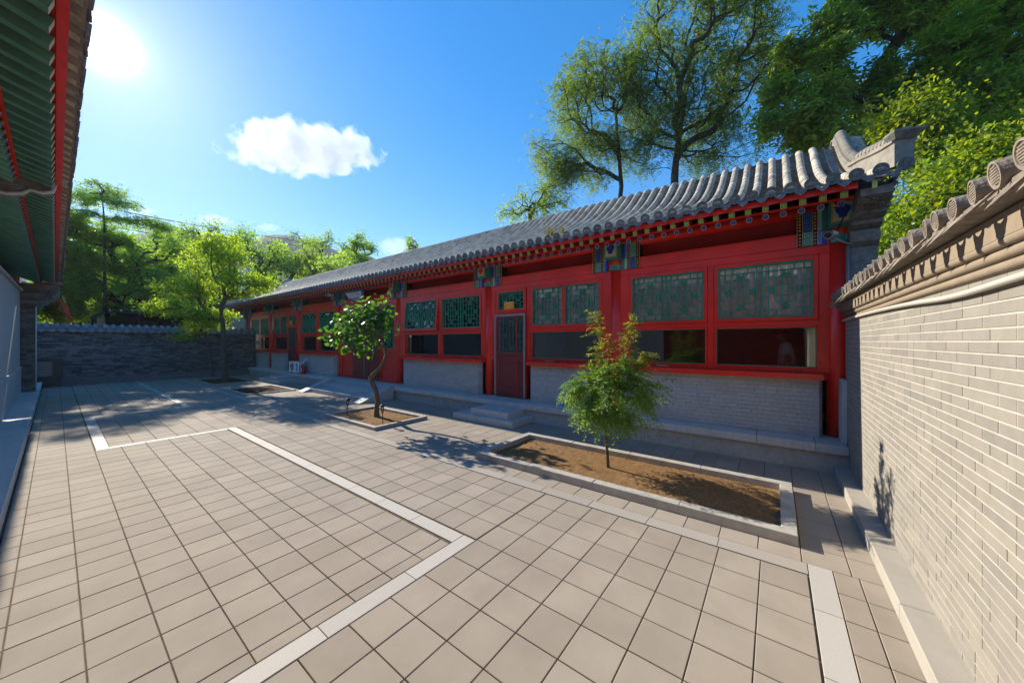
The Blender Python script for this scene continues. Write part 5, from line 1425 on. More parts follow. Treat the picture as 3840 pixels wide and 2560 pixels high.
class Skel:
    def __init__(s, trunk, rng):
        s.P = []; s.par = []; s.plen = []; s.rng = rng; s.fixed = {}
        for i, (p, r) in enumerate(trunk): s.addn(np.array(p, float), i - 1); s.fixed[i] = r
    def addn(s, p, par):
        s.P.append(p); s.par.append(par); s.plen.append(0 if par < 0 else s.plen[par] + np.linalg.norm(p - s.P[par])); return len(s.P) - 1
    def grow(s, targets, minz=-9, wander=.10, up=.15, k=.3, first=0):
        tips = []
        root = s.P[first]
        order = np.argsort(np.linalg.norm(targets - s.P[len(s.fixed) - 1], axis=1))
        for t in targets[order]:
            P = np.array(s.P); L = np.array(s.plen)
            c = np.linalg.norm(P - t, axis=1) + k * L
            c[P[:, 2] < minz] += 50; c[:first] += 50
            # avoid hairpins: prefer nodes from which the target lies onward
            j = int(np.argmin(c)); p0 = s.P[j]; d = t - p0; dist = np.linalg.norm(d); n = max(1, int(dist / .22) + 1)
            pd = p0 - s.P[s.par[j]] if s.par[j] >= 0 else np.array([0, 0, 1.0]); pd = pd / max(1e-6, np.linalg.norm(pd)) * dist
            q = j
            for i in range(1, n + 1):
                u = i / n
                p = p0 * (1 - u) ** 2 + 2 * u * (1 - u) * (p0 + pd * .38 + np.array([0, 0, up * dist])) + u * u * t
                if i < n: p = p + s.rng.normal(0, wander * dist / n, 3)
                q = s.addn(p, q)
            tips.append(q)
        s.tips = tips; return tips
    def mesh(s, name, m, tip=.004, power=.47, rmax=None):
        n = len(s.P); cnt = np.zeros(n)
        for t in s.tips:
            q = t
            while q >= 0: cnt[q] += 1; q = s.par[q]
        mb = MB(); rr = tip * np.maximum(1, cnt) ** power
        for i, r in s.fixed.items(): rr[i] = r
        for i in range(1, n):
            p = s.par[i]
            if p < 0: continue
            a, b = rr[p], rr[i]
            if i not in s.fixed: a = min(a, b * 1.35)
            mb.tube([s.P[p], s.P[i]], [a, b], 7 if b > .02 else (5 if b > .008 else 3), cap=False)
        return mb.mesh(name, m)
def lobes_pts(rng, lobes):
    out = []
    for c, rad, n in lobes:
        d = unit(rng.normal(0, 1, (n, 3))); r = rng.uniform(.12, 1, (n, 1)) ** .5
        out.append(np.array(c, float) + d * r * np.array(rad, float))
    return np.concatenate(out)
def clumpy(rng, lobes, size):
    out = []
    for c, rad, n in lobes:
        k = max(2, n // 12); d = unit(rng.normal(0, 1, (k, 3))); r = rng.uniform(.25, 1, (k, 1)) ** .5
        for q in np.array(c, float) + d * r * np.array(rad, float):
            s_ = size * rng.uniform(.6, 1.3); out.append((tuple(q), (s_, s_, s_ * .6), max(3, n // k)))
    return out
def tree(name, label, cat, trunk, lobes, lm, bark, seed, group=None, sprig=14, L=.16, pairs=4, ll=.05, lw=.02, droop=.4, spread=.12, tip=.004, minz=-9, flat=1.0, k=.3, up=.15, first=0, blob=False, upbias=1.0, fold=.25, extra=None, outw=.8, oval=None, clump=0):
    rng = np.random.default_rng(seed)
    if clump: lobes = clumpy(rng, lobes, clump)
    T = lobes_pts(rng, lobes); sk = Skel(trunk, rng); tips = sk.grow(T, minz=minz, k=k, up=up, first=first)
    root = thing(name, label, cat, trunk[0][0], group)
    place('trunk', sk.mesh('trunk', bark, tip), root)
    P = np.array([sk.P[t] for t in tips]); D = P - np.array([sk.P[sk.par[t]] for t in tips])
    cen = P.mean(0)
    if blob:
        n = len(P) * sprig; C = np.repeat(P, sprig, 0) + rng.normal(0, spread, (n, 3)) * np.array([1, 1, flat])
        A = rng.normal(0, 1, (n, 3)) + unit(np.repeat(P - cen, sprig, 0)) * outw; A[:, 2] -= droop
        Nn = rng.normal(0, .55, (n, 3)); Nn[:, 2] += upbias
        q = (C, A, Nn, ll * rng.uniform(.6, 1.25, n), lw * rng.uniform(.7, 1.2, n))
    else:
        n = len(P) * sprig; st = np.repeat(P, sprig, 0) + rng.normal(0, spread, (n, 3)) * np.array([1, 1, flat])
        d = rng.normal(0, .6, (n, 3)) + unit(np.repeat(D, sprig, 0)) * .5 + unit(np.repeat(P - cen, sprig, 0)) * outw; d[:, 2] *= flat
        q = sprays(rng, st, d, L, pairs, ll, lw, droop, upbias=upbias)
    if extra: q = tuple(np.concatenate([a, b]) for a, b in zip(q, extra(rng, sk)))
    place('crown', leaf_mesh('crown', *q, lm, fold, blob if oval is None else oval), root)
    return root
LM = {}
LM['bright'] = leafmat('leaves_yellow_green', [(0.12, 0.23, 0.022), (0.152, 0.27, 0.026), (0.184, 0.29, 0.03), (0.096, 0.2, 0.022)], .62, tcol=(3.0, 2.4, .5))
LM['heart'] = leafmat('leaves_dark_glossy', [(0.0348, 0.0994, 0.0298), (0.0498, 0.1292, 0.0298), (0.0398, 0.1094, 0.0398)], .5, rough=.36, spec=.35, tcol=(2.9, 2.6, .5))
LM['sap'] = leafmat('leaves_fresh', [(0.072, 0.168, 0.042), (0.108, 0.216, 0.042), (0.156, 0.252, 0.048), (0.084, 0.192, 0.06)], .45, tcol=(2.2, 2.0, .7))
LM['locust'] = leafmat('leaves_locust', [(0.06, 0.12, 0.022), (0.085, 0.15, 0.025), (0.1, 0.16, 0.028), (0.045, 0.095, 0.02)], .55, tcol=(3.0, 2.5, .6))
LM['chestnut'] = leafmat('leaves_chestnut', [(0.0725, 0.154, 0.024), (0.1015, 0.196, 0.0312), (0.145, 0.238, 0.036), (0.2175, 0.28, 0.036), (0.0798, 0.168, 0.0264)], .45, rough=.42, spec=.4, tcol=(3.4, 2.8, .5))
LM['vine'] = leafmat('leaves_vine', [(0.11, 0.187, 0.022), (0.154, 0.231, 0.025), (0.22, 0.275, 0.025), (0.088, 0.176, 0.028)], .5, tcol=(2.5, 2.1, .4))
LM['deep'] = leafmat('leaves_deep', [(0.079, 0.1712, 0.0527), (0.1106, 0.2238, 0.0579), (0.158, 0.2765, 0.0684)], .55, tcol=(3.4, 2.9, .8))
LM['mid'] = leafmat('leaves_mid', [(0.1137, 0.2048, 0.0683), (0.1478, 0.2503, 0.0796), (0.1933, 0.2958, 0.091)], .55, tcol=(3.0, 2.7, .9))
LM['light'] = leafmat('leaves_light', [(0.0966, 0.1794, 0.0414), (0.1242, 0.2208, 0.0483), (0.1656, 0.2484, 0.0552)], .58, tcol=(2.8, 2.4, .7))

# --- yellow green tree by the dark wall (and its thin companion)
T1 = 8.55
def tp1(px, py, dd=0): p = atz(px, py, T1 + dd); return (p.x, p.y, p.z)
tree('yellow_green_tree', 'bright yellow green tree lit from behind before the dark far wall', 'tree',
     [(tp1(845, 1432), .075), (tp1(842, 1380), .062), (tp1(838, 1320), .055), (tp1(838, 1265), .05), (tp1(836, 1215), .046), (tp1(828, 1175), .04)],
     [(tp1(775, 1000), (.62, .62, .62), 95), (tp1(830, 920), (.42, .42, .35), 46), (tp1(700, 1090), (.62, .6, .34), 70), (tp1(610, 1150), (.42, .45, .2), 42), (tp1(905, 1060), (.48, .5, .42), 60), (tp1(985, 1065), (.3, .3, .22), 26), (tp1(760, 1185), (.62, .5, .22), 48), (tp1(880, 980), (.34, .4, .3), 26)],
     LM['bright'], M['bark'], 4, blob=True, sprig=36, ll=.064, lw=.033, spread=.095, tip=.0042, flat=.42, droop=.35, upbias=1.1, k=.35, up=.2, first=3, outw=.6)
tree('small_tree', 'thin stemmed small tree beside the yellow green tree by the dark wall', 'tree',
     [(tp1(797, 1412, .35), .04), (tp1(792, 1370, .35), .034), (tp1(786, 1320, .35), .03), (tp1(772, 1270, .35), .026)],
     [(tp1(735, 1230, .35), (.36, .3, .16), 34), (tp1(690, 1262, .3), (.22, .2, .10), 14), (tp1(790, 1222, .4), (.28, .3, .14), 20)],
     LM['bright'], M['bark'], 14, blob=True, sprig=22, ll=.058, lw=.03, spread=.085, tip=.0035, flat=.4, droop=.35, first=2)
# --- crooked tree in the square bed
T2 = 4.52
def tp2(px, py, dd=0): p = atz(px, py, T2 + dd); return (p.x, p.y, p.z)
rng_t2 = np.random.default_rng(5)
def t2_extra(rng, sk):
    C = []
    for px, py in ((1446, 1300), (1440, 1280), (1452, 1262), (1436, 1250), (1462, 1245), (1475, 1240), (1430, 1300), (1420, 1285), (1484, 1232), (1400, 1310)):
        for _ in range(5): C.append(np.array(tp2(px + rng.normal(0, 7), py + rng.normal(0, 8), rng.normal(0, .03))))
    C = np.array(C); n = len(C); A = rng.normal(0, 1, (n, 3)); A[:, 2] -= .6; Nn = rng.normal(0, .6, (n, 3)); Nn[:, 2] += .8
    return C, A, Nn, np.full(n, .028), np.full(n, .02)
tree('crooked_tree', 'small crooked tree with big heart shaped leaves before the double door', 'tree',
     [(tp2(1413, 1568), .043), (tp2(1412, 1545), .034), (tp2(1416, 1500), .031), (tp2(1409, 1462), .030), (tp2(1391, 1425), .031), (tp2(1392, 1412), .032), (tp2(1412, 1392), .025), (tp2(1430, 1374), .024), (tp2(1441, 1352), .022), (tp2(1449, 1330), .021), (tp2(1444, 1308), .021), (tp2(1435, 1285), .020), (tp2(1432, 1250), .018), (tp2(1428, 1222), .016)],
     [(tp2(1305, 1215), (.19, .24, .12), 22), (tp2(1275, 1258), (.12, .2, .10), 12), (tp2(1350, 1175), (.20, .24, .10), 18), (tp2(1412, 1140), (.12, .14, .06), 10), (tp2(1390, 1240), (.2, .2, .13), 24), (tp2(1445, 1170), (.10, .14, .05), 7), (tp2(1360, 1300), (.10, .12, .07), 9), (tp2(1300, 1290), (.10, .12, .04), 6), (tp2(1438, 1215), (.1, .12, .07), 8)],
     LM['heart'], M['bark'], 6, blob=True, sprig=6, ll=.074, lw=.060, spread=.058, tip=.0036, droop=.7, upbias=.9, fold=.16, first=12, extra=t2_extra, up=.05)
# --- feathery sapling
T3 = 2.667
def tp3(px, py, dd=0): p = atz(px, py, T3 + dd); return (p.x, p.y, p.z)
def sap_extra(rng, sk):
    out = []
    for path in ([(2270, 1560), (2262, 1470), (2262, 1380), (2250, 1290), (2225, 1180)], [(2290, 1560), (2315, 1470), (2335, 1380), (2352, 1290), (2372, 1195)], [(2300, 1540), (2350, 1440), (2400, 1375), (2440, 1330)]):
        pts = [np.array(tp3(*p)) for p in path]
        for i in range(26):
            u = .25 + .75 * i / 25; f = u * (len(pts) - 1); j = min(len(pts) - 2, int(f)); p = pts[j] * (1 - (f - j)) + pts[j + 1] * (f - j)
            for _ in range(3 if u > .5 else 2):
                d = rng.normal(0, 1, 3); d[2] = abs(d[2]) * .35 + .25; st = p[None]
                out.append(sprays(rng, st, d[None], .125 if u < .85 else .085, 9, .028, .010, .35))
    return tuple(np.concatenate([o[i] for o in out]) for i in range(5))
stree = tree('feathery_sapling', 'young feathery leaved sapling growing in the long planter', 'tree',
     [(tp3(2281, 1768), .0145), (tp3(2277, 1700), .0125), (tp3(2272, 1640), .0115), (tp3(2271, 1590), .011), (tp3(2275, 1540), .009), (tp3(2285, 1480), .007)],
     [(tp3(2290, 1490), (.235, .25, .17), 56), (tp3(2195, 1500), (.10, .14, .09), 14), (tp3(2390, 1490), (.10, .14, .09), 14), (tp3(2290, 1540), (.16, .18, .06), 24), (tp3(2300, 1400), (.18, .2, .10), 28), (tp3(2165, 1455), (.09, .1, .05), 8), (tp3(2440, 1440), (.08, .1, .06), 6)],
     LM['sap'], M['bark'], 9, sprig=4, L=.13, pairs=9, ll=.034, lw=.0105, droop=.55, spread=.02, tip=.0017, first=3, up=.12)
place('shoot_leaves', leaf_mesh('shoot_leaves', *sap_extra(np.random.default_rng(9), None), leafmat('leaves_young_shoots', [(0.13, 0.20, 0.04), (0.20, 0.23, 0.05), (0.25, 0.20, 0.06), (0.11, 0.20, 0.04), (0.15, 0.22, 0.05)], .5, tcol=(1.9, 1.6, .6)), .25, True), stree)
shoots = MB()
for path in ([(2275, 1540), (2262, 1470), (2262, 1380), (2250, 1290), (2225, 1180)], [(2285, 1540), (2315, 1470), (2335, 1380), (2352, 1290), (2372, 1195)], [(2290, 1520), (2350, 1440), (2400, 1375), (2440, 1330)]):
    shoots.tube([tp3(*p) for p in path], [.005, .004, .0035, .0025, .0012][:len(path)], 6)
part('shoot', shoots, mat('young_shoot', (0.22, 0.13, 0.05), .7, var=.2), stree)

# --- tall trees behind the hall
def tr(px, py, t): p = atz(px, py, t); return (p.x, p.y, p.z)
D1 = 9.6
tree('tall_locust_tree', 'tallest airy locust tree with forking dark limbs behind the roof', 'tree',
     [(tuple(np.array(tr(2525, 900, D1)) * np.array([1, 1, 0]) + np.array([0, 0, .6])), .13), (tr(2528, 760, D1), .115), (tr(2530, 655, D1), .10), (tr(2535, 600, D1), .085), (tr(2545, 520, D1), .07), (tr(2560, 430, D1), .055)],
     [(tr(2560, 90, D1), (1.05, 1.1, .8), 171), (tr(2720, 130, D1), (1.0, 1.1, .75), 180), (tr(2790, 60, D1), (.8, .9, .6), 95), (tr(2440, 250, D1), (.9, .9, .6), 133), (tr(2620, 300, D1), (1.1, 1.1, .6), 133), (tr(2790, 330, D1), (.85, .9, .6), 114), (tr(2860, 140, D1), (.6, .6, .35), 57), (tr(2700, 440, D1), (.9, .8, .3), 76), (tr(2600, -80, D1), (1.2, 1.2, .6), 114), (tr(2420, 480, D1), (.5, .6, .3), 41), (tr(2700, 590, D1), (.7, .7, .25), 50), (tr(2600, 450, D1), (1.0, .9, .5), 90), (tr(2480, 400, D1), (.8, .8, .5), 70), (tr(2450, 560, D1), (.6, .7, .35), 50), (tr(2640, 540, D1), (.7, .7, .3), 40), (tr(2850, 250, D1), (.7, .8, .5), 60)],
     LM['locust'], M['bark_dark'], 21, sprig=7, L=.21, pairs=5, ll=.058, lw=.022, droop=.55, spread=.15, tip=.0055, clump=.46, k=.42, up=.02, first=2, minz=4.0)
D2 = 10.4
tree('slender_locust_tree', 'airy locust tree with several slender stems at the left behind the roof', 'tree',
     [(tuple(np.array(tr(2310, 900, D2)) * np.array([1, 1, 0]) + np.array([0, 0, .6])), .09), (tr(2318, 800, D2), .075), (tr(2330, 700, D2), .065), (tr(2322, 600, D2), .055), (tr(2310, 430, D2), .04)],
     [(tr(2400, 400, D2), (.8, .8, .7), 90), (tr(2380, 560, D2), (.7, .8, .5), 70), (tr(2160, 520, D2), (.7, .7, .5), 50), (tr(2220, 300, D2), (.8, .8, .75), 117), (tr(2150, 420, D2), (.75, .8, .7), 114), (tr(2300, 330, D2), (.7, .8, .7), 114), (tr(2250, 500, D2), (.8, .8, .6), 95), (tr(2090, 560, D2), (.6, .7, .5), 87), (tr(2060, 650, D2), (.7, .7, .45), 104), (tr(2200, 640, D2), (.7, .7, .35), 64), (tr(2330, 250, D2), (.7, .7, .5), 57)],
     LM['locust'], M['bark_dark'], 22, sprig=7, L=.21, pairs=5, ll=.058, lw=.022, droop=.55, spread=.15, tip=.005, clump=.46, k=.36, up=.03, first=1, minz=3.6)
tree('low_locust_tree', 'low yellowish bush of locust shoots just over the roof at the left of the locusts', 'tree',
     [(tuple(np.array(tr(1990, 900, 10.8)) * np.array([1, 1, 0]) + np.array([0, 0, .6])), .07), (tr(1990, 840, 10.8), .06), (tr(1985, 790, 10.8), .05)],
     [(tr(1985, 775, 10.8), (.85, .7, .36), 70), (tr(2070, 735, 10.8), (.7, .6, .42), 60), (tr(1910, 805, 10.8), (.45, .5, .14), 20)],
     LM['light'], M['bark_dark'], 23, sprig=5, L=.17, pairs=4, ll=.06, lw=.026, droop=.5, spread=.10, tip=.006, first=1, minz=3)
D3 = 8.2
ch_ = tree('chestnut_tree', 'big dark chestnut tree with long leaves over the near end of the roof', 'tree',
     [(tuple(np.array(tr(3300, 900, D3)) * np.array([1, 1, 0]) + np.array([0, 0, .8])), .22), (tr(3300, 760, D3), .2), (tr(3300, 620, D3), .17), (tr(3305, 520, D3), .13), (tr(3310, 400, D3), .10)],
     [(tr(3160, 120, D3), (1.25, 1.3, .95), 150), (tr(3000, 330, D3), (.75, .9, .6), 80), (tr(2890, 470, D3), (.5, .7, .35), 46), (tr(3120, 420, D3), (.9, 1, .7), 110), (tr(3330, 300, D3), (1.2, 1.3, 1.0), 150), (tr(3450, 60, D3), (1.4, 1.4, 1.0), 140), (tr(3300, 520, D3), (.9, 1, .5), 70), (tr(3060, 200, D3), (.7, .8, .5), 55), (tr(3300, -120, D3), (1.4, 1.4, .8), 80), (tr(3000, 520, D3), (.6, .7, .3), 40)],
     LM['chestnut'], M['bark_dark'], 24, sprig=7, L=.20, pairs=4, ll=.165, lw=.05, droop=.8, spread=.10, tip=.008, k=.3, up=.1, first=2, minz=3.2, oval=True, clump=.36)
rc = np.random.default_rng(3); cr_ = [o for o in ch_.children if o.name.startswith('crown')][0]
nv = len(cr_.data.vertices); co = np.empty(nv * 3, np.float32); cr_.data.vertices.foreach_get('co', co); co = co.reshape(-1, 6, 3)[:, 0] / S
dd = np.linalg.norm((co - co.mean(0)) / np.array([2.2, 2.2, 1.6]), axis=1) + rc.normal(0, .25, len(co)); sel = np.argsort(-dd)[:900:2]
n = len(sel) * 10; C = np.repeat(co[sel], 10, 0) + rc.normal(0, .03, (n, 3))
place('blossom', leaf_mesh('blossom', C, rc.normal(0, 1, (n, 3)), rc.normal(0, 1, (n, 3)), np.full(n, .09), np.full(n, .02), leafmat('catkins', [(.30, .27, .03), (.36, .30, .04), (.24, .24, .03)], .45)), ch_)
D4 = 6.6
tree('ailanthus_tree', 'tall tree with long fern like leaves at the top right beyond the pale wall', 'tree',
     [(tuple(np.array(tr(3900, 900, D4)) * np.array([1, 1, 0]) + np.array([0, 0, .6])), .15), (tr(3880, 600, D4), .13), (tr(3850, 350, D4), .11), (tr(3830, 200, D4), .09)],
     [(tr(3760, 120, D4), (.7, .8, .9), 90), (tr(3700, 330, D4), (.55, .7, .4), 50), (tr(3880, 260, D4), (.8, .8, 1.0), 80), (tr(3650, 150, D4), (.5, .6, .5), 34), (tr(3800, 430, D4), (.5, .6, .3), 40)],
     LM['chestnut'], M['bark_dark'], 25, sprig=8, L=.36, pairs=9, ll=.10, lw=.034, droop=.45, spread=.10, tip=.008, first=1, minz=2)
# --- vine covered shrubs right behind the pale wall
def shrub(label, lobes, base, seed, lm='vine', name='vine_shrub', ll=.07, lw=.046, sprig=36, spread=.13):
    return tree(name, label, 'shrub', [((base[0], base[1], gz(base[0], base[1]) - .1), .06), (base, .05)], lobes, LM[lm], M['bark_dark'], seed, 'vine covered shrubs behind the pale wall',
                blob=True, sprig=sprig, ll=ll, lw=lw, spread=spread, tip=.005, droop=.8, upbias=.9, fold=.12, outw=.7, clump=.28)
D5 = 5.6
shrub('sunlit yellow green vine shrub behind the coping, highest of the three', [(tr(3560, 480, D5), (.85, 1, .5), 120), (tr(3420, 560, D5), (.55, .8, .5), 80), (tr(3700, 560, D5), (.75, .9, .6), 120), (tr(3480, 420, D5), (.4, .5, .22), 22)], tr(3560, 760, D5), 31)
shrub('deep green vine shrub between the carved pier and the wall coping', [(tr(3440, 740, 5.0), (.45, .6, .55), 90), (tr(3560, 760, 5.0), (.6, .7, .5), 110), (tr(3380, 860, 5.0), (.35, .5, .5), 60)], tr(3480, 950, 5.0), 32, lm='chestnut', ll=.065, lw=.042)
shrub('broad leaved vine shrub at the picture edge just over the wall coping', [(tr(3760, 620, 4.4), (.55, .7, .45), 100), (tr(3900, 520, 4.4), (.7, .8, .6), 110), (tr(3690, 720, 4.4), (.4, .5, .3), 60)], tr(3800, 850, 4.4), 33)
fl_ = MB(); rf = random.Random(6)       # flowering stalks of the shrub
for _ in range(9):
    b = Vector(tr(rf.uniform(3260, 3420), rf.uniform(430, 520), 6.2)); tpz = b + Vector((rf.uniform(-.1, .1), rf.uniform(-.15, .15), rf.uniform(.25, .5)))
    fl_.tube([b - Vector((0, 0, 1.0)), b, tpz], [.008, .006, .003], 4)
    for k in range(60):
        u = rf.uniform(0, 1); p = b.lerp(tpz, u) + Vector((rf.gauss(0, .05), rf.gauss(0, .05), rf.gauss(0, .02))) * (1.2 - u); e = Vector((rf.gauss(0, 1), rf.gauss(0, 1), rf.gauss(0, 1))).normalized() * .014
        fl_.add([p, p + e, p + e.orthogonal() * .8], [(0, 1, 2)])
tag(place('flower_stalks', fl_.mesh('flower_stalks', leafmat('flower_heads', [(0.22, .2, .06), (.28, .18, .08), (.2, .22, .06)], .4))), 'pale flowering weed stalks rising behind the flared ridge', 'flowers')

# --- trees beyond the far wall
G2 = 'trees beyond the far wall'
D6 = 11.6
tree('spreading_acacia', 'broad dark acacia with spreading tiers over the dark far wall', 'tree',
     [(tr(545, 1250, D6), .16), (tr(545, 1160, D6), .13), (tr(540, 1100, D6), .12)],
     [(tr(420, 900, D6), (1.3, 1.3, .3), 95), (tr(560, 940, D6), (1.4, 1.3, .4), 110), (tr(430, 1000, D6), (1.5, 1.4, .35), 110), (tr(640, 1000, D6), (1.1, 1.2, .45), 85), (tr(480, 1070, D6), (1.6, 1.4, .3), 100), (tr(330, 960, D6), (.8, .9, .4), 55), (tr(680, 1080, D6), (1.0, 1.0, .35), 60), (tr(360, 1090, D6), (1.1, 1, .3), 60), (tr(540, 1150, D6), (1.6, 1.2, .25), 60)],
     LM['deep'], M['bark_dark'], 51, G2, sprig=9, L=.24, pairs=5, ll=.085, lw=.032, droop=.3, spread=.14, tip=.010, flat=.45, first=1, up=.1, k=.35, clump=.4)
tree('leaning_limb_tree', 'dark leaning trunk arching low over the dark wall at the left', 'tree',
     [(tr(280, 1225, 11.2), .10), (tr(330, 1165, 11.2), .085), (tr(390, 1125, 11.2), .07), (tr(470, 1105, 11.2), .05), (tr(550, 1095, 11.3), .035)],
     [(tr(560, 1085, 11.3), (.7, .6, .2), 22), (tr(480, 1150, 11.2), (.6, .6, .12), 16)],
     LM['deep'], M['bark_dark'], 52, G2, sprig=10, L=.22, pairs=5, ll=.075, lw=.028, droop=.3, spread=.12, tip=.007, flat=.4, first=3)
tree('slim_tiered_tree', 'slim tree with airy flat tiers rising highest over the far wall', 'tree',
     [(tr(395, 1180, 10.6), .045), (tr(392, 960, 10.6), .032), (tr(392, 830, 10.6), .022), (tr(385, 760, 10.6), .014), (tr(378, 700, 10.6), .007)],
     [(tr(385, 725, 10.6), (.62, .6, .22), 34), (tr(430, 755, 10.6), (.5, .5, .12), 22), (tr(300, 745, 10.6), (.45, .5, .2), 20), (tr(540, 835, 10.6), (.7, .6, .12), 30), (tr(400, 820, 10.6), (.7, .7, .15), 24), (tr(280, 800, 10.6), (.4, .5, .15), 18), (tr(590, 850, 10.6), (.3, .3, .07), 10)],
     LM['deep'], M['bark_dark'], 53, G2, sprig=9, L=.2, pairs=5, ll=.075, lw=.024, droop=.3, spread=.10, tip=.006, flat=.4, first=1, minz=2)
tree('bright_pinnate_tree', 'bright green fern leaved tree beside the left eave', 'tree',
     [(tr(215, 1230, 10.2), .07), (tr(222, 1100, 10.2), .055), (tr(235, 980, 10.2), .04), (tr(240, 880, 10.2), .03)],
     [(tr(250, 850, 10.2), (.42, .5, .4), 44), (tr(285, 960, 10.2), (.5, .5, .3), 50), (tr(270, 1060, 10.2), (.5, .5, .3), 50), (tr(230, 950, 10.2), (.4, .5, .6), 50), (tr(250, 1140, 10.2), (.5, .5, .2), 36)],
     LM['light'], M['bark_dark'], 54, G2, sprig=7, L=.30, pairs=7, ll=.10, lw=.036, droop=.45, spread=.08, tip=.006, first=1)
def round_tree(label, px, py, t, rx, rz, lm, seed, name='leafy_tree', n=120, base_py=1200, sprig=20):
    c = np.array(tr(px, py, t)); rng = np.random.default_rng(seed + 1000)
    lob = []
    for i in range(6):
        o = rng.normal(0, 1, 3); o /= np.linalg.norm(o); lob.append((tuple(c + o * np.array([rx * .55, rx * .55, rz * .5])), (rx * .55, rx * .55, rz * .5), n // 6))
    b = np.array(tr(px, base_py, t)); b[2] = min(b[2], c[2] - rz)
    return tree(name, label, 'tree', [(tuple(b), .13), (tuple(b * .4 + c * .6 - np.array([0, 0, rz * .3])), .10)], lob, LM[lm], M['bark_dark'], seed, G2, blob=True, sprig=sprig, ll=.15, lw=.07, spread=rx * .13, tip=.012, droop=.3, first=0, minz=-5, oval=False, clump=rx * .3)
round_tree('grey green rounded tree just right of the tiered acacia', 700, 960, 17, 1.5, 1.3, 'mid', 61, n=150)
round_tree('tall feathery topped tree behind the yellow green tree', 830, 920, 19, 1.7, 1.4, 'mid', 62, n=170)
round_tree('dark bushy tree right behind the yellow green tree crown', 960, 985, 17, 1.5, 1.5, 'deep', 63, n=150)
round_tree('tree filling the gap under the feathery topped one', 780, 1080, 16, 1.6, 1.3, 'deep', 64, n=140)
round_tree('light green rounded tree left of the hall ridge end', 1075, 990, 20, 1.5, 1.05, 'light', 65, n=150)
round_tree('wide light green willow like tree above the far ridge end', 1190, 995, 22, 2.1, 1.15, 'light', 66, n=180)
round_tree('dark pine like clump on the skyline beyond the willow like tree', 1200, 905, 30, 1.9, 1.0, 'deep', 67, n=110)
round_tree('slim dark tree standing alone on the skyline over the roof', 1345, 925, 20, 1.0, 1.5, 'deep', 68, n=90, sprig=24)
round_tree('low green tree beneath the slim skyline tree', 1290, 1000, 19, 1.3, .9, 'mid', 69, n=100)
round_tree('tiny tree top peeking over the middle of the roof', 1555, 920, 24, .75, .6, 'mid', 70, n=46)
round_tree('shadowy tree low behind the far wall and glazed shelter', 640, 1130, 18, 1.9, 1.1, 'deep', 71, n=130)
round_tree('shadowy tree low at the foot of the left eave', 330, 1120, 17, 1.9, 1.2, 'deep', 72, n=130)
round_tree('shadowy tree low behind the white parasol', 930, 1120, 17, 1.6, 1.0, 'deep', 73, n=120)
round_tree('dim tree behind the tiered acacia', 470, 960, 20, 2.6, 1.6, 'deep', 74, n=170)
# distant woods between them: one mass
rng = np.random.default_rng(77); n = 60000
ang = rng.uniform(0, 1, n); px = 120 + 1350 * ang; t = rng.uniform(24, 33, n)
top = 1010 - 40 * np.sin(ang * 9) - 30 * np.sin(ang * 23 + 1) - 25 * np.sin(ang * 51)
py = 1290 - (1290 - top) * rng.uniform(0, 1, n) ** .6
r_ = (px - 1920) / FX
C = np.stack([(math.sin(AZ) + r_ * math.cos(AZ)) * t, (math.cos(AZ) - r_ * math.sin(AZ)) * t, 1 + (1280 - py) / FX * t], 1)
w_ = place('distant_woods', leaf_mesh('distant_woods', C, rng.normal(0, 1, (n, 3)), rng.normal(0, .6, (n, 3)) + np.array([0, 0, .8]), rng.uniform(.2, .42, n), rng.uniform(.1, .2, n), LM['mid']))
w_['kind'] = 'stuff'; w_['label'] = 'mass of woods on the slope behind the courtyard trees'
# weeds in the flat bed, shrubs at the foot of the far side
wd = MB(); rw_ = random.Random(4)
for _ in range(420): blades(wd, (rw_.uniform(2.26, 2.95), rw_.uniform(10.5, 11.95), .01), 3, .03, .02, rw_, .003)
w2 = place('weeds', wd.mesh('weeds', M['grassy'])); w2['kind'] = 'stuff'

# ------------------------------------------------------------------ things beyond the far wall
sh_ = thing('glazed_shelter', 'dark steel glazed shelter with bulbs along its beam behind the far wall', 'shelter', tr(560, 1250, 10.8))
def beam(a, b, r, m='dark_metal', name='beam'):
    part(name, MB().tube([a, b], r, 4, smooth=False), M[m], sh_)
ts = 10.7
for px in (398, 525, 660): beam(tr(px, 1330, ts), tr(px, 1172, ts), .042, name='post')
beam(tr(392, 1170, ts), tr(800, 1170, ts), .045)
beam(tr(392, 1170, ts), tr(345, 1190, ts - 1.5), .05)
beam(tr(352, 1330, ts - 1.4), tr(352, 1190, ts - 1.4), .05, name='post')
for a, b in ((402, 521), (529, 656), (664, 800)):
    p, q = Vector(tr(a, 1176, ts)), Vector(tr(b, 1176, ts)); d = Vector((0, 0, -1.1))
    part('glass_pane', MB().prism([p, q, q + d, p + d], (q - p).normalized().cross(Vector((0, 0, 1))) * .02), M['glass_clear'], sh_)
p, q = Vector(tr(352, 1200, ts - 1.35)), Vector(tr(392, 1185, ts - .1))
for k in range(3):
    a, b = p.lerp(q, .1 + k * .3), p.lerp(q, .3 + k * .3); part('timber_panel', MB().prism([a, b, b - Vector((0, 0, 1.3)), a - Vector((0, 0, 1.3))], (.03, .03, 0)), M['wood'], sh_)
for k in range(8):
    c = Vector(tr(412 + k * 42, 1164, ts - .12)); part('bulb', MB().tube([c + Vector((0, 0, -.03)), c, c + Vector((0, 0, .03))], [.012, .03, .012], 8), M['white'], sh_)
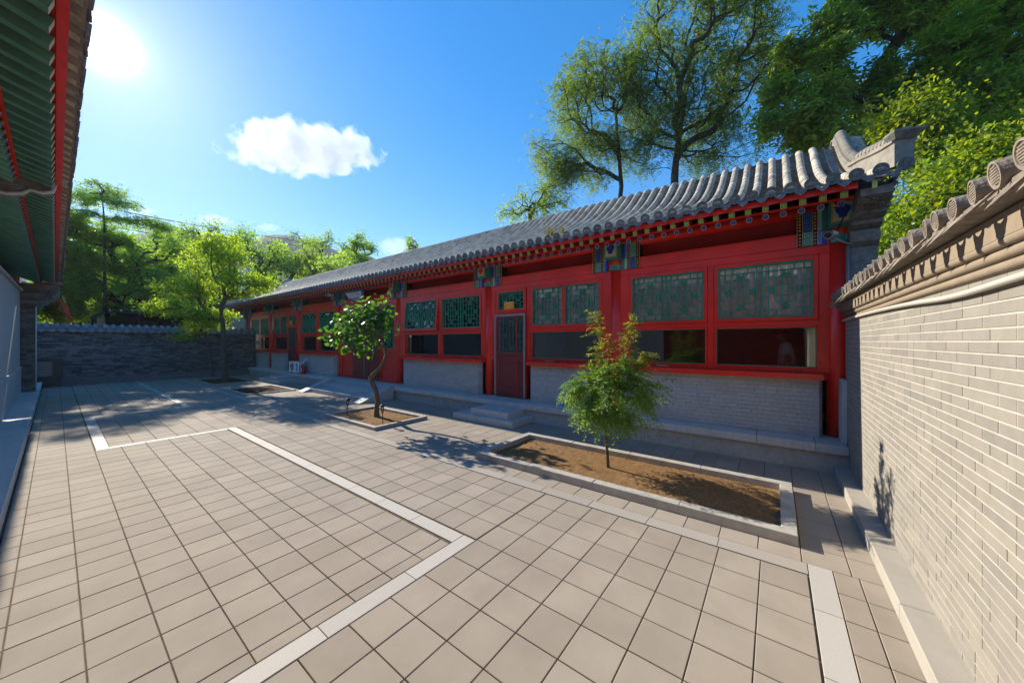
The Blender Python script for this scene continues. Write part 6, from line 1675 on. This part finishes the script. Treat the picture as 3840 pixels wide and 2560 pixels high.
# annex with beige wall and its terrace
an = thing('annex', 'small beige rendered annex with dark flat roof edge behind the far wall', 'building', tr(890, 1260, 13.8))
a, b = Vector(tr(866, 1180, 13.6)), Vector(tr(930, 1180, 13.9)); dn = Vector((0, 0, -1.6)); bk = Vector((.3, .9, 0))
part('wall', MB().prism([a, b, b + dn, a + dn], bk), M['beige'], an)
a, b = Vector(tr(800, 1148, 13.5)), Vector(tr(960, 1140, 14.0)); part('roof_edge', MB().prism([a, b, b + Vector((0, 0, .06)), a + Vector((0, 0, .06))], (.4, 1.2, 0)), M['dark_metal'], an)
pa = thing('closed_parasol', 'closed white parasol standing on the annex terrace by the roof end', 'parasol', tr(912, 1140, 13.8))
pp = [tr(912, y, 13.8) for y in (1112, 1100, 1075, 1045, 1025, 1015, 1009)]
mbp = MB(); mbp.tube(pp, [.12, .15, .13, .10, .12, .07, .015], 12)
for i, v in enumerate(mbp.v): q = i % 12; mbp.v[i] = tuple(Vector(pp[i // 12]) + (Vector(v) - Vector(pp[i // 12])) * (1.12 if q % 2 else .82)) if i < 84 else v
part('canopy', mbp, M['white'], pa); part('pole', MB().tube([tr(912, 1140, 13.8), tr(912, 1012, 13.8)], .02, 8), M['metal'], pa)
# wires and the far pylon
for i, (y0, y1, sag) in enumerate(((722, 905, .5), (770, 925, .5), (790, 960, .5))):
    a, b = Vector(tr(120, y0, 22)), Vector(tr(1180, y1, 60)); pts = []
    for k in range(25):
        u = k / 24; p = a.lerp(b, u); p.z -= 4 * sag * u * (1 - u); pts.append(p)
    w = place('power_line', MB().tube(pts, .042, 4).mesh('power_line', M['dark_metal']))
    tag(w, ('uppermost power line sagging across the sky over the far trees', 'middle power line below the uppermost over the far trees', 'lowest power line mostly lost among the far tree tops')[i], 'wire', 'power lines')
py_ = thing('pylon', 'small lattice power pylon on the hill behind the trees', 'pylon', tr(1103, 935, 110))
for s0 in (-1, 1):
    for s1 in (-1, 1):
        b = Vector(tr(1103, 945, 110)) + Vector((s0 * .7, s1 * .7, 0)); part('leg', MB().tube([b, Vector(tr(1103, 882, 110)) + Vector((s0 * .2, s1 * .2, 0))], .07, 4), M['metal'], py_)
for y, w in ((886, 1.5), (897, 1.2)):
    c = Vector(tr(1103, y, 110)); part('cross_arm', MB().tube([c - Vector((w, -w * .6, 0)), c + Vector((w, -w * .6, 0))], .06, 4), M['metal'], py_)
# far wooded hills
def hill(name, pts, t, back, seed):
    from mathutils import noise
    rows = []; n = 140
    for j in range(26):
        row = []
        for i in range(n + 1):
            px = pts[0][0] + (pts[-1][0] - pts[0][0]) * i / n
            k = max(q for q in range(len(pts) - 1) if pts[q][0] <= px + 1e-6); f = (px - pts[k][0]) / (pts[k + 1][0] - pts[k][0]); f = f * f * (3 - 2 * f)
            yy = pts[k][1] * (1 - f) + pts[k + 1][1] * f
            tt = t + back * (j / 12.5); hh = (1280 - yy) / FX * (t + back) * math.sin(min(1, j / 12.5) * math.pi / 2) if j <= 12 else (1280 - yy) / FX * (t + back) * (1 - ((j - 12) / 13) ** 2 * .9)
            p = at(px, tt); z = 1 + hh + noise.fractal((p.x * .12, p.y * .12, seed), 1.0, 2.0, 5) * 1.1 * min(1, hh / 6)
            row.append((p.x, p.y, z if j else -1))
        rows.append(row)
    o = place(name, MB().grid(rows).mesh(name, M['hill'])); o['kind'] = 'structure'
hill('hill', [(-200, 1000), (300, 930), (540, 880), (600, 858), (700, 872), (800, 900), (930, 915), (1010, 890), (1080, 884), (1150, 905), (1300, 950), (1700, 1080), (2100, 1180)], 160, 60, 3)
# ------------------------------------------------------------------ clouds (volumes far beyond the hill)
def cloud(name, label, px0, px1, py0, py1, t, dens, seed, big=True):
    """ellipsoidal box of vapour with a noise carved edge"""
    c = Vector(tr((px0 + px1) / 2, (py0 + py1) / 2, t)); w = (px1 - px0) / FX * t / 2 * S; h = (py1 - py0) / FX * t / 2 * S
    m = bpy.data.materials.new(name + '_vapour'); m.use_nodes = True
    n, l = m.node_tree.nodes, m.node_tree.links; n.remove(n['Principled BSDF']); out = n['Material Output']
    tc = n.new('ShaderNodeTexCoord')
    ln = n.new('ShaderNodeVectorMath'); ln.operation = 'LENGTH'
    nz = n.new('ShaderNodeTexNoise'); nz.inputs['Scale'].default_value = 1.55 if big else 1.6; nz.inputs['Detail'].default_value = 7; nz.inputs['Roughness'].default_value = .60
    mp = n.new('ShaderNodeMapping'); mp.inputs['Scale'].default_value = (w / h, 1.2, 1); mp.inputs['Location'].default_value = (seed * 3.7, seed, 0)
    l.new(tc.outputs['Object'], mp.inputs['Vector']); l.new(mp.outputs[0], nz.inputs['Vector'])
    l.new(tc.outputs['Object'], ln.inputs[0])
    # density = smoothstep(noise*a + b - r^2)
    p2 = n.new('ShaderNodeMath'); p2.operation = 'POWER'; l.new(ln.outputs['Value'], p2.inputs[0]); p2.inputs[1].default_value = 2.2
    a = n.new('ShaderNodeMath'); a.operation = 'MULTIPLY_ADD'; l.new(nz.outputs[0], a.inputs[0]); a.inputs[1].default_value = 2.1; a.inputs[2].default_value = -.52
    sb = n.new('ShaderNodeMath'); sb.operation = 'SUBTRACT'; l.new(a.outputs[0], sb.inputs[0]); l.new(p2.outputs[0], sb.inputs[1])
    mr = n.new('ShaderNodeMapRange'); mr.inputs['From Min'].default_value = 0; mr.inputs['From Max'].default_value = .16; mr.inputs['To Max'].default_value = dens
    l.new(sb.outputs[0], mr.inputs[0])
    pv = n.new('ShaderNodeVolumePrincipled'); pv.inputs['Color'].default_value = (.93, .935, .95, 1); pv.inputs['Anisotropy'].default_value = .25
    l.new(mr.outputs[0], pv.inputs['Density']); l.new(pv.outputs[0], out.inputs['Volume'])
    import bmesh
    bm = bmesh.new(); bmesh.ops.create_icosphere(bm, subdivisions=3, radius=1.0); me = bpy.data.meshes.new(name); bm.to_mesh(me); bm.free(); me.materials.append(m)
    o = bpy.data.objects.new(name, me); COL.objects.link(o); o.location = c * S
    d = Vector(at((px0 + px1) / 2, 1)).normalized()
    o.rotation_euler = (0, 0, -AZ); o.scale = (w, h * 1.6, h)
    tag(o, label, 'cloud', 'clouds in the sky'); return o
cloud('cloud', 'large white fluffy cloud floating alone in the blue sky', 790, 1490, 455, 668, 900, .009, 2)
cloud('cloud', 'faint small cloud just over the tallest far tiered tree', 470, 590, 770, 810, 1500, .003, 3, False)
cloud('cloud', 'small low cloud between the power lines over the hill', 730, 880, 800, 850, 1500, .003, 4, False)
cloud('cloud', 'small low cloud over the hill with the pylon', 950, 1060, 835, 870, 1500, .003, 5, False)
cloud('cloud', 'low cloud at the right of the slim skyline tree over the roof', 1390, 1600, 880, 975, 1500, .0022, 6, False)

# ------------------------------------------------------------------ thin summer haze
hz = MB().box(-560, 560, -560, 560, -1.2, 78).mesh('haze', [])
hm = bpy.data.materials.new('haze_air'); hm.use_nodes = True; n, l = hm.node_tree.nodes, hm.node_tree.links
n.remove(n['Principled BSDF']); hv = n.new('ShaderNodeVolumePrincipled'); hv.inputs['Color'].default_value = (.72, .86, 1, 1)
hv.inputs['Density'].default_value = 0.00036; hv.inputs['Anisotropy'].default_value = .3
l.new(hv.outputs[0], n['Material Output'].inputs['Volume'])
hz.materials.append(hm); ho = place('haze', hz); ho['kind'] = 'stuff'; ho['label'] = 'thin pale haze filling the valley air'
